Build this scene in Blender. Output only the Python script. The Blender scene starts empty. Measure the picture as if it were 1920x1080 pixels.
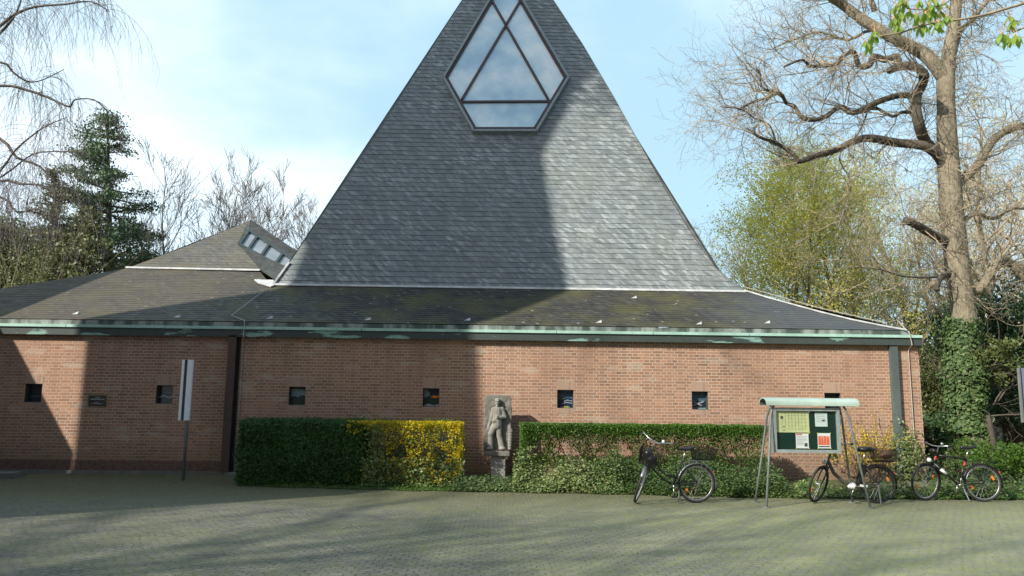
import bpy, bmesh, math, random
from mathutils import Vector, Matrix, noise
R = math.radians
PI = math.pi
S = bpy.context.scene
COL = S.collection

# ------------------------------------------------------------------ camera
CAMZ = 1.65
YAW, PITCH, ROLL, FPX = 0.02, R(8.53), 0.011, 1500.0
fw = Vector((math.sin(YAW)*math.cos(PITCH), math.cos(YAW)*math.cos(PITCH), math.sin(PITCH)))
r0 = Vector((math.cos(YAW), -math.sin(YAW), 0))
u0 = r0.cross(fw)
rt = (r0*math.cos(ROLL) + u0*math.sin(ROLL)).normalized()
up = rt.cross(fw).normalized()
cam_d = bpy.data.cameras.new('camera')
cam = bpy.data.objects.new('camera', cam_d)
COL.objects.link(cam)
cam.matrix_world = Matrix(((rt.x, up.x, -fw.x, 0), (rt.y, up.y, -fw.y, 0), (rt.z, up.z, -fw.z, CAMZ), (0, 0, 0, 1)))
cam_d.sensor_width = 36.0
cam_d.lens = 36.0*FPX/1920
cam_d.clip_end = 2000
cam_d.clip_start = 0.05
S.camera = cam
CP = Vector((0, 0, CAMZ))

# ------------------------------------------------------------------ sun and sky
SUN_AZ, SUN_EL = R(51), R(32)          # direction the light travels, measured from +Y towards +X
sun_dir = Vector((math.sin(SUN_AZ)*math.cos(SUN_EL), math.cos(SUN_AZ)*math.cos(SUN_EL), -math.sin(SUN_EL)))
sd = bpy.data.lights.new('sun', 'SUN')
sd.energy = 5.0
sd.angle = R(0.55)
sd.color = (1.0, 0.94, 0.84)
so = bpy.data.objects.new('sun', sd)
so.rotation_euler = sun_dir.to_track_quat('-Z', 'Y').to_euler()
so.location = (0, 0, 40)
COL.objects.link(so)

W = bpy.data.worlds.new("World")
S.world = W
W.use_nodes = True
nt = W.node_tree
for n in list(nt.nodes): nt.nodes.remove(n)
def wn(t, **k):
    n = nt.nodes.new(t)
    for a, b in k.items(): setattr(n, a, b)
    return n
wo = wn('ShaderNodeOutputWorld'); bg = wn('ShaderNodeBackground')
sky = wn('ShaderNodeTexSky', sky_type='NISHITA')
sky.sun_disc = False
sky.sun_elevation = SUN_EL
sky.sun_rotation = R(231)
sky.air_density = 1.0; sky.dust_density = 1.5; sky.ozone_density = 1.2
tc = wn('ShaderNodeTexCoord')
mp = wn('ShaderNodeMapping'); mp.inputs['Scale'].default_value = (1.0, 1.0, 2.3); mp.inputs['Location'].default_value = (0.35, 0.2, 0.1)
nz = wn('ShaderNodeTexNoise'); nz.inputs['Scale'].default_value = 2.3; nz.inputs['Detail'].default_value = 7; nz.inputs['Roughness'].default_value = 0.52
cr = wn('ShaderNodeMapRange'); cr.inputs['From Min'].default_value = 0.44; cr.inputs['From Max'].default_value = 0.66
cr.interpolation_type = 'SMOOTHSTEP'
sx = wn('ShaderNodeSeparateXYZ')
hz = wn('ShaderNodeMapRange'); hz.inputs['From Min'].default_value = 0.34; hz.inputs['From Max'].default_value = 0.02   # thin white haze low on the horizon
lx = wn('ShaderNodeMapRange'); lx.inputs['From Min'].default_value = 0.15; lx.inputs['From Max'].default_value = -0.35  # the cloud bank stands to the left
m1 = wn('ShaderNodeMath', operation='MULTIPLY_ADD'); m1.inputs[1].default_value = 0.22
m2 = wn('ShaderNodeMath', operation='ADD'); m3 = wn('ShaderNodeMath', operation='MULTIPLY'); m3.inputs[1].default_value = 0.17
mixc = wn('ShaderNodeMixRGB'); mixc.inputs['Color2'].default_value = (8.6, 9.9, 10.8, 1)
L = nt.links.new
L(tc.outputs['Generated'], mp.inputs['Vector']); L(mp.outputs[0], nz.inputs['Vector'])
L(tc.outputs['Generated'], sx.inputs[0]); L(sx.outputs['Z'], hz.inputs['Value']); L(sx.outputs['X'], lx.inputs['Value'])
L(hz.outputs[0], m3.inputs[0]); L(lx.outputs[0], m1.inputs[0]); L(m3.outputs[0], m1.inputs[2])
L(nz.outputs['Fac'], m2.inputs[0]); L(m1.outputs[0], m2.inputs[1]); L(m2.outputs[0], cr.inputs['Value'])
cr.inputs['From Min'].default_value = 0.52; cr.inputs['From Max'].default_value = 0.95
L(cr.outputs[0], mixc.inputs['Fac']); L(sky.outputs[0], mixc.inputs['Color1'])
pal = wn('ShaderNodeMixRGB'); pal.inputs['Fac'].default_value = 0.7; pal.inputs['Color2'].default_value = (5.2, 8.0, 9.7, 1)   # thin high veil over the blue
vy = wn('ShaderNodeMapRange'); vy.inputs['From Min'].default_value = -0.25; vy.inputs['From Max'].default_value = 0.45; vy.inputs['To Min'].default_value = 0.0; vy.inputs['To Max'].default_value = 0.7
vz = wn('ShaderNodeMath', operation='MULTIPLY_ADD'); vz.inputs[1].default_value = 0.28; L(sx.outputs['Z'], vz.inputs[0]); L(sx.outputs['Y'], vz.inputs[2]); L(vz.outputs[0], vy.inputs['Value']); L(vy.outputs[0], pal.inputs['Fac'])
L(sky.outputs[0], pal.inputs['Color1']); L(pal.outputs[0], mixc.inputs['Color1'])
L(mixc.outputs[0], bg.inputs['Color']); L(bg.outputs[0], wo.inputs['Surface'])
bg.inputs['Strength'].default_value = 0.098

S.view_settings.view_transform = 'Standard'
S.view_settings.look = 'None'
S.view_settings.exposure = 0.42
S.view_settings.gamma = 1
S.render.engine = 'CYCLES'

# ------------------------------------------------------------------ helpers
def ray(x, y):
    return (fw*FPX + rt*(x-960) + up*(540-y)).normalized()
def hitY(x, y, Y):
    d = ray(x, y); return CP + d*(Y/d.y)
def hitP(x, y, P, N):
    d = ray(x, y); return CP + d*((P-CP).dot(N)/d.dot(N))
def gz(x, y):
    t = (y-15.6)/2.0
    return 0.16*max(0.0, min(1.0, t))
def hitG(x, y):
    d = ray(x, y); t = -CP.z/d.z
    for _ in range(12):
        p = CP+d*t; t = (gz(p.x, p.y)-CP.z)/d.z
    return CP+d*t

def tag(o, label=None, cat=None, group=None, kind=None):
    if label: o['label'] = label
    if cat: o['category'] = cat
    if group: o['group'] = group
    if kind: o['kind'] = kind
    return o
def thing(name, loc, label, cat, group=None):
    o = bpy.data.objects.new(name, None); COL.objects.link(o)
    o.location = loc; o['wl'] = list(loc); o.empty_display_size = .2
    return tag(o, label, cat, group)

class MB:
    """collects geometry in world coordinates; build() links it as one mesh object"""
    def __init__(s): s.v = []; s.f = []; s.m = []; s.uv = []; s.T = None
    def vert(s, p):
        p = Vector(p)
        if s.T is not None: p = s.T @ p
        s.v.append((p.x, p.y, p.z)); return len(s.v)-1
    def face(s, pts, m=0, uv=None):
        i = [s.vert(p) for p in pts]; s.f.append(i); s.m.append(m); s.uv.append(uv)
    def box(s, a, b, m=0):
        (x0, y0, z0), (x1, y1, z1) = a, b
        c = [s.vert(p) for p in ((x0,y0,z0),(x1,y0,z0),(x1,y1,z0),(x0,y1,z0),(x0,y0,z1),(x1,y0,z1),(x1,y1,z1),(x0,y1,z1))]
        for q in ((0,3,2,1),(4,5,6,7),(0,1,5,4),(1,2,6,5),(2,3,7,6),(3,0,4,7)):
            s.f.append([c[k] for k in q]); s.m.append(m); s.uv.append(None)
    def obox(s, c, ax, ay, az, m=0):
        c = Vector(c); ax = Vector(ax); ay = Vector(ay); az = Vector(az)
        i = [s.vert(c+ax*a+ay*b+az*d) for a, b, d in ((-1,-1,-1),(1,-1,-1),(1,1,-1),(-1,1,-1),(-1,-1,1),(1,-1,1),(1,1,1),(-1,1,1))]
        for q in ((0,3,2,1),(4,5,6,7),(0,1,5,4),(1,2,6,5),(2,3,7,6),(3,0,4,7)):
            s.f.append([i[k] for k in q]); s.m.append(m); s.uv.append(None)
    def bar(s, p, q, w, h, n=(0, -1, 0), m=0):
        """box beam from p to q; h along n, w across"""
        p = Vector(p); q = Vector(q); d = (q-p); n = Vector(n)
        L_ = d.length; d.normalize(); a = d.cross(n).normalized(); n2 = a.cross(d).normalized()
        s.obox((p+q)/2, d*L_/2, a*w/2, n2*h/2, m)
    def prism(s, pts, off, m=0):
        """polygon pts extruded by vector off, closed"""
        off = Vector(off); n = len(pts)
        a = [s.vert(p) for p in pts]; b = [s.vert(Vector(p)+off) for p in pts]
        s.f.append(a); s.m.append(m); s.uv.append(None)
        s.f.append(b[::-1]); s.m.append(m); s.uv.append(None)
        for i in range(n):
            j = (i+1) % n
            s.f.append([a[i], b[i], b[j], a[j]]); s.m.append(m); s.uv.append(None)
    def tube(s, pts, rad, k=6, m=0, closed=False, cap=True):
        pts = [Vector(p) for p in pts]
        n = len(pts)
        if n < 2: return
        if not hasattr(rad, '__len__'): rad = [rad]*n
        rings = []; a = None
        for i in range(n):
            if closed: t = pts[(i+1) % n]-pts[i-1]
            else: t = pts[min(i+1, n-1)]-pts[max(i-1, 0)]
            if t.length < 1e-9: t = Vector((0, 0, 1))
            t.normalize()
            if a is None: a = t.orthogonal().normalized()
            else:
                a = a - t*a.dot(t)
                a = a.normalized() if a.length > 1e-6 else t.orthogonal().normalized()
            b = t.cross(a)
            rings.append([s.vert(pts[i]+(a*math.cos(2*PI*j/k)+b*math.sin(2*PI*j/k))*rad[i]) for j in range(k)])
        for i in range(n if closed else n-1):
            A = rings[i]; B = rings[(i+1) % n]
            for j in range(k):
                s.f.append([A[j], A[(j+1) % k], B[(j+1) % k], B[j]]); s.m.append(m); s.uv.append(None)
        if cap and not closed:
            s.f.append(rings[0][::-1]); s.m.append(m); s.uv.append(None)
            s.f.append(rings[-1]); s.m.append(m); s.uv.append(None)
    def blob(s, c, r, k=10, m=0, M=None):
        """ellipsoid"""
        c = Vector(c); rx, ry, rz = r if hasattr(r, '__len__') else (r, r, r)
        h = max(4, k*2//3); rows = []
        for i in range(h+1):
            th = PI*i/h; row = []
            for j in range(k if 0 < i < h else 1):
                ph = 2*PI*j/k
                p = Vector((rx*math.sin(th)*math.cos(ph), ry*math.sin(th)*math.sin(ph), rz*math.cos(th)))
                if M is not None: p = M @ p
                row.append(s.vert(c+p))
            rows.append(row)
        for i in range(h):
            A, B = rows[i], rows[i+1]
            for j in range(k):
                j2 = (j+1) % k
                if len(A) == 1: q = [A[0], B[j], B[j2]]
                elif len(B) == 1: q = [A[j], B[0], A[j2]]
                else: q = [A[j], B[j], B[j2], A[j2]]
                s.f.append(q); s.m.append(m); s.uv.append(None)
    def leaf(s, c, size, rng, m=0, nrm=None, asp=0.6):
        c = Vector(c)
        if nrm is None: nrm = Vector((rng.gauss(0, 1), rng.gauss(0, 1), rng.gauss(0, 1)))
        if nrm.length < 1e-4: nrm = Vector((0, 0, 1))
        nrm = nrm.normalized()
        a = nrm.orthogonal().normalized(); b = nrm.cross(a)
        t = rng.random()*2*PI
        u = (a*math.cos(t)+b*math.sin(t))*size*.5; w = (b*math.cos(t)-a*math.sin(t))*size*.5*asp
        s.face((c-u, c-w*1.0+u*.1, c+u, c+w+u*.1), m)
    def build(s, name, mats, parent=None, smooth=False):
        me = bpy.data.meshes.new(name)
        o = bpy.data.objects.new(name, me)
        off = Vector((0, 0, 0))
        if parent is not None:
            r = parent
            while r.parent: r = r.parent
            if 'wl' in r: off = Vector(r['wl'])
            o.parent = parent
        me.from_pydata([(a-off.x, b-off.y, c-off.z) for a, b, c in s.v], [], s.f)
        if not isinstance(mats, (list, tuple)): mats = [mats]
        for m in mats: me.materials.append(m)
        me.polygons.foreach_set('material_index', s.m)
        if any(u is not None for u in s.uv):
            ul = me.uv_layers.new(name='UVMap'); k = 0
            for f, u in zip(s.f, s.uv):
                for j in range(len(f)):
                    if u is not None: ul.data[k].uv = u[j]
                    k += 1
        if smooth: me.polygons.foreach_set('use_smooth', [True]*len(s.f))
        me.update()
        COL.objects.link(o)
        return o

# ------------------------------------------------------------------ materials
class NM:
    def __init__(s, name):
        s.mat = bpy.data.materials.new(name); s.mat.use_nodes = True
        s.nt = s.mat.node_tree; s.b = s.nt.nodes['Principled BSDF']; s.out = s.nt.nodes['Material Output']
        s.tc = None
    def n(s, t, inp=None, **k):
        n = s.nt.nodes.new(t)
        for a, b in k.items(): setattr(n, a, b)
        for a, b in (inp or {}).items():
            if isinstance(b, bpy.types.NodeSocket): s.nt.links.new(b, n.inputs[a])
            else: n.inputs[a].default_value = b
        return n
    def l(s, a, b): s.nt.links.new(a, b)
    def co(s, which='Object'):
        if s.tc is None: s.tc = s.n('ShaderNodeTexCoord')
        return s.tc.outputs[which]
    def noise(s, scale, det=4, vec=None, rough=.55, sc=None):
        v = vec or s.co()
        if sc: v = s.n('ShaderNodeMapping', {'Vector': v, 'Scale': sc}).outputs[0]
        return s.n('ShaderNodeTexNoise', {'Vector': v, 'Scale': scale, 'Detail': det, 'Roughness': rough}).outputs['Fac']
    def ramp(s, f, stops):
        r = s.n('ShaderNodeValToRGB', {'Fac': f}); e = r.color_ramp.elements
        while len(e) < len(stops): e.new(.5)
        for i, (p, c) in enumerate(stops):
            e[i].position = p; e[i].color = (*c, 1) if len(c) == 3 else c
        return r.outputs[0]
    def mix(s, f, a, b, mode='MIX'):
        i = {'Fac': f, 'Color1': a if isinstance(a, bpy.types.NodeSocket) else (*a, 1), 'Color2': b if isinstance(b, bpy.types.NodeSocket) else (*b, 1)}
        return s.n('ShaderNodeMixRGB', i, blend_type=mode).outputs[0]
    def math(s, op, a, b=0.0, c=0.0):
        return s.n('ShaderNodeMath', {0: a, 1: b, 2: c}, operation=op).outputs[0]
    def rng(s, v, a, b, c=0.0, d=1.0):
        return s.n('ShaderNodeMapRange', {'Value': v, 'From Min': a, 'From Max': b, 'To Min': c, 'To Max': d}).outputs[0]
    def bump(s, h, st=.3, dist=.02):
        s.l(s.n('ShaderNodeBump', {'Height': h, 'Strength': st, 'Distance': dist}).outputs[0], s.b.inputs['Normal'])
    def col(s, c):
        if isinstance(c, bpy.types.NodeSocket): s.l(c, s.b.inputs['Base Color'])
        else: s.b.inputs['Base Color'].default_value = (*c, 1)

def plain(name, c, rough=.6, metal=0, var=.18, scale=9, spec=None, c2=None):
    m = NM(name)
    f = m.noise(scale, 5)
    d = c2 or tuple(x*(1-var*1.6) for x in c)
    m.col(m.mix(m.rng(f, .35, .7), c, d))
    m.b.inputs['Roughness'].default_value = rough; m.b.inputs['Metallic'].default_value = metal
    if spec is not None: m.b.inputs['Specular IOR Level'].default_value = spec
    return m.mat

def brick_mat(name='brick', flip=False, dark=1.0):
    m = NM(name)
    sp = m.n('ShaderNodeSeparateXYZ', {0: m.co()})
    wob = m.noise(1.3, 3)
    hx = sp.outputs['Y'] if flip else sp.outputs['X']
    z = m.math('MULTIPLY_ADD', wob, .02, sp.outputs['Z'])
    v = m.n('ShaderNodeCombineXYZ', {0: hx, 1: z, 2: 0.0}).outputs[0]
    bt = m.n('ShaderNodeTexBrick', {'Vector': v, 'Scale': 1.0, 'Mortar Size': .0075, 'Mortar Smooth': .2, 'Bias': 0.0,
        'Brick Width': .25, 'Row Height': .0667, 'Color1': (.42, .225, .140, 1), 'Color2': (.235, .135, .095, 1), 'Mortar': (.55, .44, .33, 1)})
    bt.offset = .5; bt.squash = .5; bt.squash_frequency = 2
    big = m.noise(.55, 5); mid = m.noise(3.1, 5, sc=(1, 1, 3)); fine = m.noise(42, 3)
    c = m.mix(m.rng(mid, .52, .72), bt.outputs['Color'], (.46, .33, .26), 'MIX')
    c = m.mix(.62, bt.outputs['Color'], c)
    c = m.mix(m.rng(big, .35, .7, 0, .45), c, (.385, .215, .14))
    stv = m.noise(1.0, 5, sc=(1.6, 1.6, .22)); hi = m.rng(sp.outputs['Z'], 1.9, 3.1)
    c = m.mix(m.math('MULTIPLY', m.rng(stv, .48, .70), m.math('MULTIPLY_ADD', hi, .4, .12)), c, (.22, .13, .095))
    damp = m.math('MULTIPLY', m.rng(m.math('MULTIPLY_ADD', big, .8, sp.outputs['Z']), 1.15, .45), .6)
    c = m.mix(damp, c, (.14, .115, .075))
    eff = m.noise(1.9, 6, sc=(1, 1, 1.6)); c = m.mix(m.rng(eff, .62, .72, 0, .28), c, (.50, .43, .35))
    c = m.mix(m.rng(fine, .55, .75, 0, .3), c, (.17, .1, .08))
    # pale bricks here and there
    vo = m.n('ShaderNodeTexVoronoi', {'Vector': m.n('ShaderNodeMapping', {'Vector': v, 'Scale': (2.6, 9.0, 1)}).outputs[0], 'Scale': 1.0})
    pale = m.rng(m.n('ShaderNodeSeparateXYZ', {0: vo.outputs['Color']}).outputs[0], .93, .95, 0, .35)
    c = m.mix(pale, c, (.5, .43, .34))
    m.col(c)
    m.b.inputs['Roughness'].default_value = .92
    h = m.math('MULTIPLY_ADD', fine, .35, m.math('SUBTRACT', 1.0, bt.outputs['Fac']))
    m.bump(h, .7, .012)
    return m.mat

def slate_mat(name, base, moss, streak, mossamt, rw=.27, rh=.165, blueamt=0.0):
    m = NM(name)
    uv = m.co('UV')
    sp = m.n('ShaderNodeSeparateXYZ', {0: uv})
    fr = m.math('FRACT', m.math('DIVIDE', sp.outputs['Y'], rh))
    sh = m.math('MULTIPLY_ADD', fr, .13, sp.outputs['X'])
    v = m.n('ShaderNodeCombineXYZ', {0: sh, 1: sp.outputs['Y'], 2: 0.0}).outputs[0]
    bt = m.n('ShaderNodeTexBrick', {'Vector': v, 'Scale': 1.0, 'Mortar Size': .004, 'Mortar Smooth': .4, 'Bias': -.1,
        'Brick Width': rw, 'Row Height': rh, 'Color1': (*base, 1), 'Color2': (*[x*.7 for x in base], 1), 'Mortar': (*[x*.4 for x in base], 1)})
    bt.offset = .37; bt.offset_frequency = 2
    big = m.noise(.7, 5); mid = m.noise(4.5, 4)
    row = m.math('FLOOR', m.math('DIVIDE', sp.outputs['Y'], rh))
    du = m.math('MULTIPLY', m.math('MULTIPLY_ADD', sp.outputs['Y'], .95, sp.outputs['X']), 7.0)
    dv = m.n('ShaderNodeCombineXYZ', {0: m.math('MULTIPLY_ADD', row, 3.7, du), 1: m.math('MULTIPLY', sp.outputs['Y'], 2.4), 2: row}).outputs[0]
    st = m.n('ShaderNodeTexNoise', {'Vector': dv, 'Scale': 1.0, 'Detail': 4, 'Roughness': .6}).outputs['Fac']
    c = m.mix(m.rng(mid, .4, .7, 0, .5), bt.outputs['Color'], tuple(x*1.35 for x in base))
    stm = m.math('MULTIPLY', m.rng(st, .48, .72), m.rng(big, .3, .6, .25, 1))
    c = m.mix(m.math('MULTIPLY', stm, .85), c, streak)
    mo = m.noise(1.1, 6)
    c = m.mix(m.math('MULTIPLY', m.rng(mo, .42, .68), mossamt), c, moss)
    spk = m.n('ShaderNodeTexVoronoi', {'Vector': uv, 'Scale': 7.0})
    c = m.mix(m.rng(spk.outputs['Distance'], .07, .03, 0, .35), c, (.4, .41, .36))
    if name == 'skirt_slate':
        sk2 = m.n('ShaderNodeTexVoronoi', {'Vector': m.n('ShaderNodeMapping', {'Vector': uv, 'Scale': (1.0, 1.9, 1)}).outputs[0], 'Scale': 3.1})
        rare = m.rng(m.n('ShaderNodeSeparateXYZ', {0: sk2.outputs['Color']}).outputs[0], .45, .5)
        c = m.mix(m.math('MULTIPLY', m.rng(sk2.outputs['Distance'], .13, .09, 0, .85), rare), c, (.42, .42, .33))
    if name == 'skirt_slate':   # the older left wing is weathered brown
        ox = m.n('ShaderNodeSeparateXYZ', {0: m.co('Object')}).outputs['X']
        c = m.mix(m.rng(ox, -4.6, -7.5, 0, .5), c, (.125, .105, .082))
        c = m.mix(m.rng(m.math('MULTIPLY_ADD', big, 3.0, ox), 6.2, 9.0, 0, .8), c, (.085, .097, .11))
        m.b.inputs['Specular IOR Level'].default_value = .2
    m.col(c)
    m.b.inputs['Roughness'].default_value = .55
    m.l(m.rng(mid, .3, .7, .5, .8), m.b.inputs['Roughness'])
    h = m.math('MULTIPLY_ADD', mid, .4, m.math('SUBTRACT', 1.0, bt.outputs['Fac']))
    m.bump(h, .5, .01)
    return m.mat

def bark_mat(name, c1, c2, scale=14):
    m = NM(name)
    f = m.noise(scale, 6, sc=(1, 1, .25)); g = m.noise(1.7, 4)
    m.col(m.mix(m.rng(g, .4, .65, 0, .6), m.ramp(f, [(.3, c2), (.65, c1)]), tuple(x*.75 for x in c1)))
    m.b.inputs['Roughness'].default_value = .9
    m.bump(f, .8, .04)
    return m.mat

def leaf_mat(name, c1, c2, c3=None, trans=.35, rough=.5):
    m = NM(name)
    g = m.n('ShaderNodeNewGeometry')
    rp = g.outputs['Random Per Island']
    c = m.ramp(rp, [(0, c1), (.5, c2), (1, c3 or c1)])
    big = m.noise(1.4, 3)
    c = m.mix(m.rng(big, .35, .7, 0, .5), c, tuple(x*.6 for x in c1))
    m.col(c); m.b.inputs['Roughness'].default_value = rough
    tr = m.n('ShaderNodeBsdfTranslucent', {'Color': c})
    mx = m.n('ShaderNodeMixShader', {0: trans})
    m.l(m.b.outputs[0], mx.inputs[1]); m.l(tr.outputs[0], mx.inputs[2]); m.l(mx.outputs[0], m.out.inputs['Surface'])
    return m.mat

def copper_mat(name, base, verd, lo, hi, sc=(1, 1, 1)):
    m = NM(name)
    f = m.noise(1.6, 6, sc=sc); g = m.noise(11, 4)
    f2 = m.math('MULTIPLY_ADD', g, .12, f)
    c = m.mix(m.rng(f2, lo, hi), base, verd)
    c = m.mix(m.rng(g, .45, .7, 0, .35), c, tuple(x*.6 for x in base))
    m.col(c); m.b.inputs['Roughness'].default_value = .6
    return m.mat

M = {}
M['brick'] = brick_mat()
M['brick_side'] = brick_mat('brick_side', True)
def soldier_mat():
    m = NM('soldier_brick')
    rp = m.n('ShaderNodeNewGeometry').outputs['Random Per Island']
    c = m.ramp(rp, [(0, (.30, .18, .125)), (.5, (.40, .25, .175)), (1, (.37, .27, .20))])
    c = m.mix(m.rng(m.noise(30, 3), .5, .75, 0, .4), c, (.5, .38, .3))
    m.col(c); m.b.inputs['Roughness'].default_value = .9
    return m.mat
M['soldier'] = soldier_mat()
M['mortar'] = plain('mortar', (.47, .37, .29), .95)
M['slate_t'] = slate_mat('tower_slate', (.168, .192, .200), (.19, .205, .155), (.50, .54, .53), .3)
M['slate_s'] = slate_mat('skirt_slate', (.045, .043, .041), (.098, .094, .042), (.15, .145, .125), .85, rw=.3, rh=.15)
M['slate_l'] = slate_mat('wing_slate', (.10, .096, .085), (.13, .115, .06), (.2, .19, .16), .6, rw=.3, rh=.15)
M['copper_dark'] = copper_mat('patinated_fascia', (.05, .066, .062), (.24, .42, .36), .66, .69, (.6, 1, 3.0))
M['copper_lip'] = copper_mat('green_gutter_lip', (.30, .50, .41), (.40, .62, .53), .4, .6)
M['apron'] = copper_mat('eaves_apron', (.065, .085, .075), (.30, .34, .31), .50, .66, (2.2, 1, .6))
M['lead'] = plain('white_flashing', (.56, .57, .56), .5, var=.25, scale=5)
M['pipe_green'] = copper_mat('dark_downpipe', (.070, .088, .086), (.11, .145, .138), .45, .7, (2, 2, .5))
M['pipe_brown'] = plain('brown_downpipe', (.085, .05, .038), .6)
M['dark_gap'] = plain('dark_gap', (.012, .011, .010), .9)
M['wire'] = plain('pale_wire', (.5, .46, .4), .5, .3)
M['frame_out'] = plain('zinc_frame', (.30, .34, .34), .45, .3)
M['frame_in'] = plain('red_brown_mullion', (.085, .05, .045), .5)
def glass_mat():
    m = NM('milky_window_glass')
    f = m.noise(.9, 5); g = m.noise(2.3, 6)
    w = m.n('ShaderNodeTexNoise', {'Vector': m.co(), 'Scale': 1.1, 'Detail': 3, 'Distortion': 2.2}).outputs['Fac']
    c = m.ramp(f, [(.35, (.42, .62, .76)), (.5, (.62, .80, .88)), (.66, (.86, .94, .95))])
    c = m.mix(m.rng(m.math('ABSOLUTE', m.math('SUBTRACT', w, .5)), .02, .0, 0, .3), c, (.62, .69, .71))
    m.col(c); m.b.inputs['Roughness'].default_value = .12
    m.b.inputs['Specular IOR Level'].default_value = .8
    m.bump(g, .12, .02)
    return m.mat
M['glass'] = glass_mat()
M['clere'] = plain('frosted_clerestory_glass', (.30, .34, .38), .2, var=.2, scale=2, c2=(.20, .23, .27))
M['clere_frame'] = plain('dark_green_frame', (.05, .075, .075), .5)
M['cl_dark'] = plain('dark_weathered_slate', (.085, .09, .083), .8, var=.4, scale=6)
M['reveal'] = plain('dark_reveal', (.10, .07, .055), .9)
M['stone'] = None
def stone_mat(name, a, b, sc=9):
    m = NM(name)
    f = m.noise(sc, 7, rough=.65); g = m.noise(2.4, 5); k = m.noise(60, 3)
    c = m.ramp(f, [(.3, b), (.7, a)])
    c = m.mix(m.rng(g, .5, .7, 0, .55), c, (.12, .115, .085))
    m.col(c); m.b.inputs['Roughness'].default_value = .95
    m.bump(m.math('MULTIPLY_ADD', k, .5, f), .6, .012)
    return m.mat
M['stone'] = stone_mat('weathered_sandstone', (.25, .24, .21), (.12, .117, .10))
M['fig_stone'] = stone_mat('carved_stone', (.38, .365, .32), (.21, .20, .175), 7)
M['conc'] = stone_mat('pale_concrete', (.33, .32, .29), (.28, .27, .245), 20)
M['plinth'] = stone_mat('plinth_concrete', (.22, .22, .20), (.13, .13, .12), 5)

def ground_mat():
    m = NM('stone_setts')
    sp = m.n('ShaderNodeSeparateXYZ', {0: m.co()})
    x, y = sp.outputs['X'], sp.outputs['Y']
    w1 = m.noise(.8, 2)
    xw = m.math('MULTIPLY_ADD', w1, .25, x)
    t = m.n('ShaderNodeMath', {0: xw, 1: .62}, operation='PINGPONG').outputs[0]
    arc = m.math('MULTIPLY', m.math('MULTIPLY', m.math('MULTIPLY', t, t), -.6), m.rng(x, -2.5, 4.0, 1.0, .15))
    jit = m.noise(9, 2)
    yy = m.math('ADD', m.math('ADD', y, arc), m.math('MULTIPLY', jit, .11))
    v = m.n('ShaderNodeCombineXYZ', {0: m.math('MULTIPLY_ADD', jit, .12, x), 1: yy, 2: 0.0}).outputs[0]
    bt = m.n('ShaderNodeTexBrick', {'Vector': v, 'Scale': 1.0, 'Mortar Size': .012, 'Mortar Smooth': .6, 'Bias': 0.0,
        'Brick Width': .135, 'Row Height': .115, 'Color1': (.235, .228, .205, 1), 'Color2': (.155, .15, .14, 1), 'Mortar': (.06, .062, .045, 1)})
    big = m.noise(.35, 6); mid = m.noise(2.2, 6); fine = m.noise(38, 3)
    c = m.mix(m.rng(mid, .42, .66, 0, .5), bt.outputs['Color'], (.25, .24, .205))
    gr = m.noise(17, 5, rough=.7); c = m.mix(m.rng(gr, .48, .68, 0, .6), c, (.10, .098, .08))
    right = m.rng(x, -5.0, 6.0)                      # the moss grows on the right half of the yard
    far = m.rng(y, 10.5, 15.5)
    mo = m.math('ADD', m.math('MULTIPLY', big, .7), m.math('MULTIPLY', mid, .45))
    mo = m.math('ADD', mo, m.math('MULTIPLY', right, .20))
    mo = m.math('ADD', mo, m.math('MULTIPLY', far, .10))
    mossf = m.rng(mo, .56, .86, 0, .78)
    jm = m.math('MULTIPLY', m.math('MULTIPLY', bt.outputs['Fac'], m.rng(mo, .48, .66)), m.rng(x, -3.0, 5.0, 1.0, .45))
    c = m.mix(mossf, c, m.mix(m.rng(m.noise(5.5, 6), .45, .62), (.19, .19, .125), (.25, .27, .075)))
    c = m.mix(m.math('MULTIPLY', jm, .75), c, (.13, .17, .035))
    c = m.mix(m.rng(fine, .55, .8, 0, .4), c, (.09, .09, .07))
    m.col(c); m.b.inputs['Roughness'].default_value = .85
    h = m.math('MULTIPLY_ADD', fine, .4, m.math('SUBTRACT', 1.0, bt.outputs['Fac']))
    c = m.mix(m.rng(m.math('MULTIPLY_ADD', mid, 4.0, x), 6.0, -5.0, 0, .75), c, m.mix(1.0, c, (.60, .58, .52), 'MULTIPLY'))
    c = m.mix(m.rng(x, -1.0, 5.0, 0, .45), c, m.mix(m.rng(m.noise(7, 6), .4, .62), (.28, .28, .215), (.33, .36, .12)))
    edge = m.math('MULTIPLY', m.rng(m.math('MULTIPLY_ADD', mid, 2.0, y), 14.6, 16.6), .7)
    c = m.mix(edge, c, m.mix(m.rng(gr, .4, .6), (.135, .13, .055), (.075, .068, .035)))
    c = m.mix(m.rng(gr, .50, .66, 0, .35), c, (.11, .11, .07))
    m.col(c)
    m.bump(m.math('MULTIPLY_ADD', gr, .8, h), .6, .02)
    return m.mat
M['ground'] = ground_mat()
def soil():
    m = NM('soil_and_moss'); f = m.noise(6, 6)
    m.col(m.ramp(f, [(.35, (.05, .04, .025)), (.6, (.07, .10, .025)), (.8, (.12, .10, .06))]))
    m.b.inputs['Roughness'].default_value = 1; m.bump(f, .8, .05)
    return m.mat
M['soil'] = soil()

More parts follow.
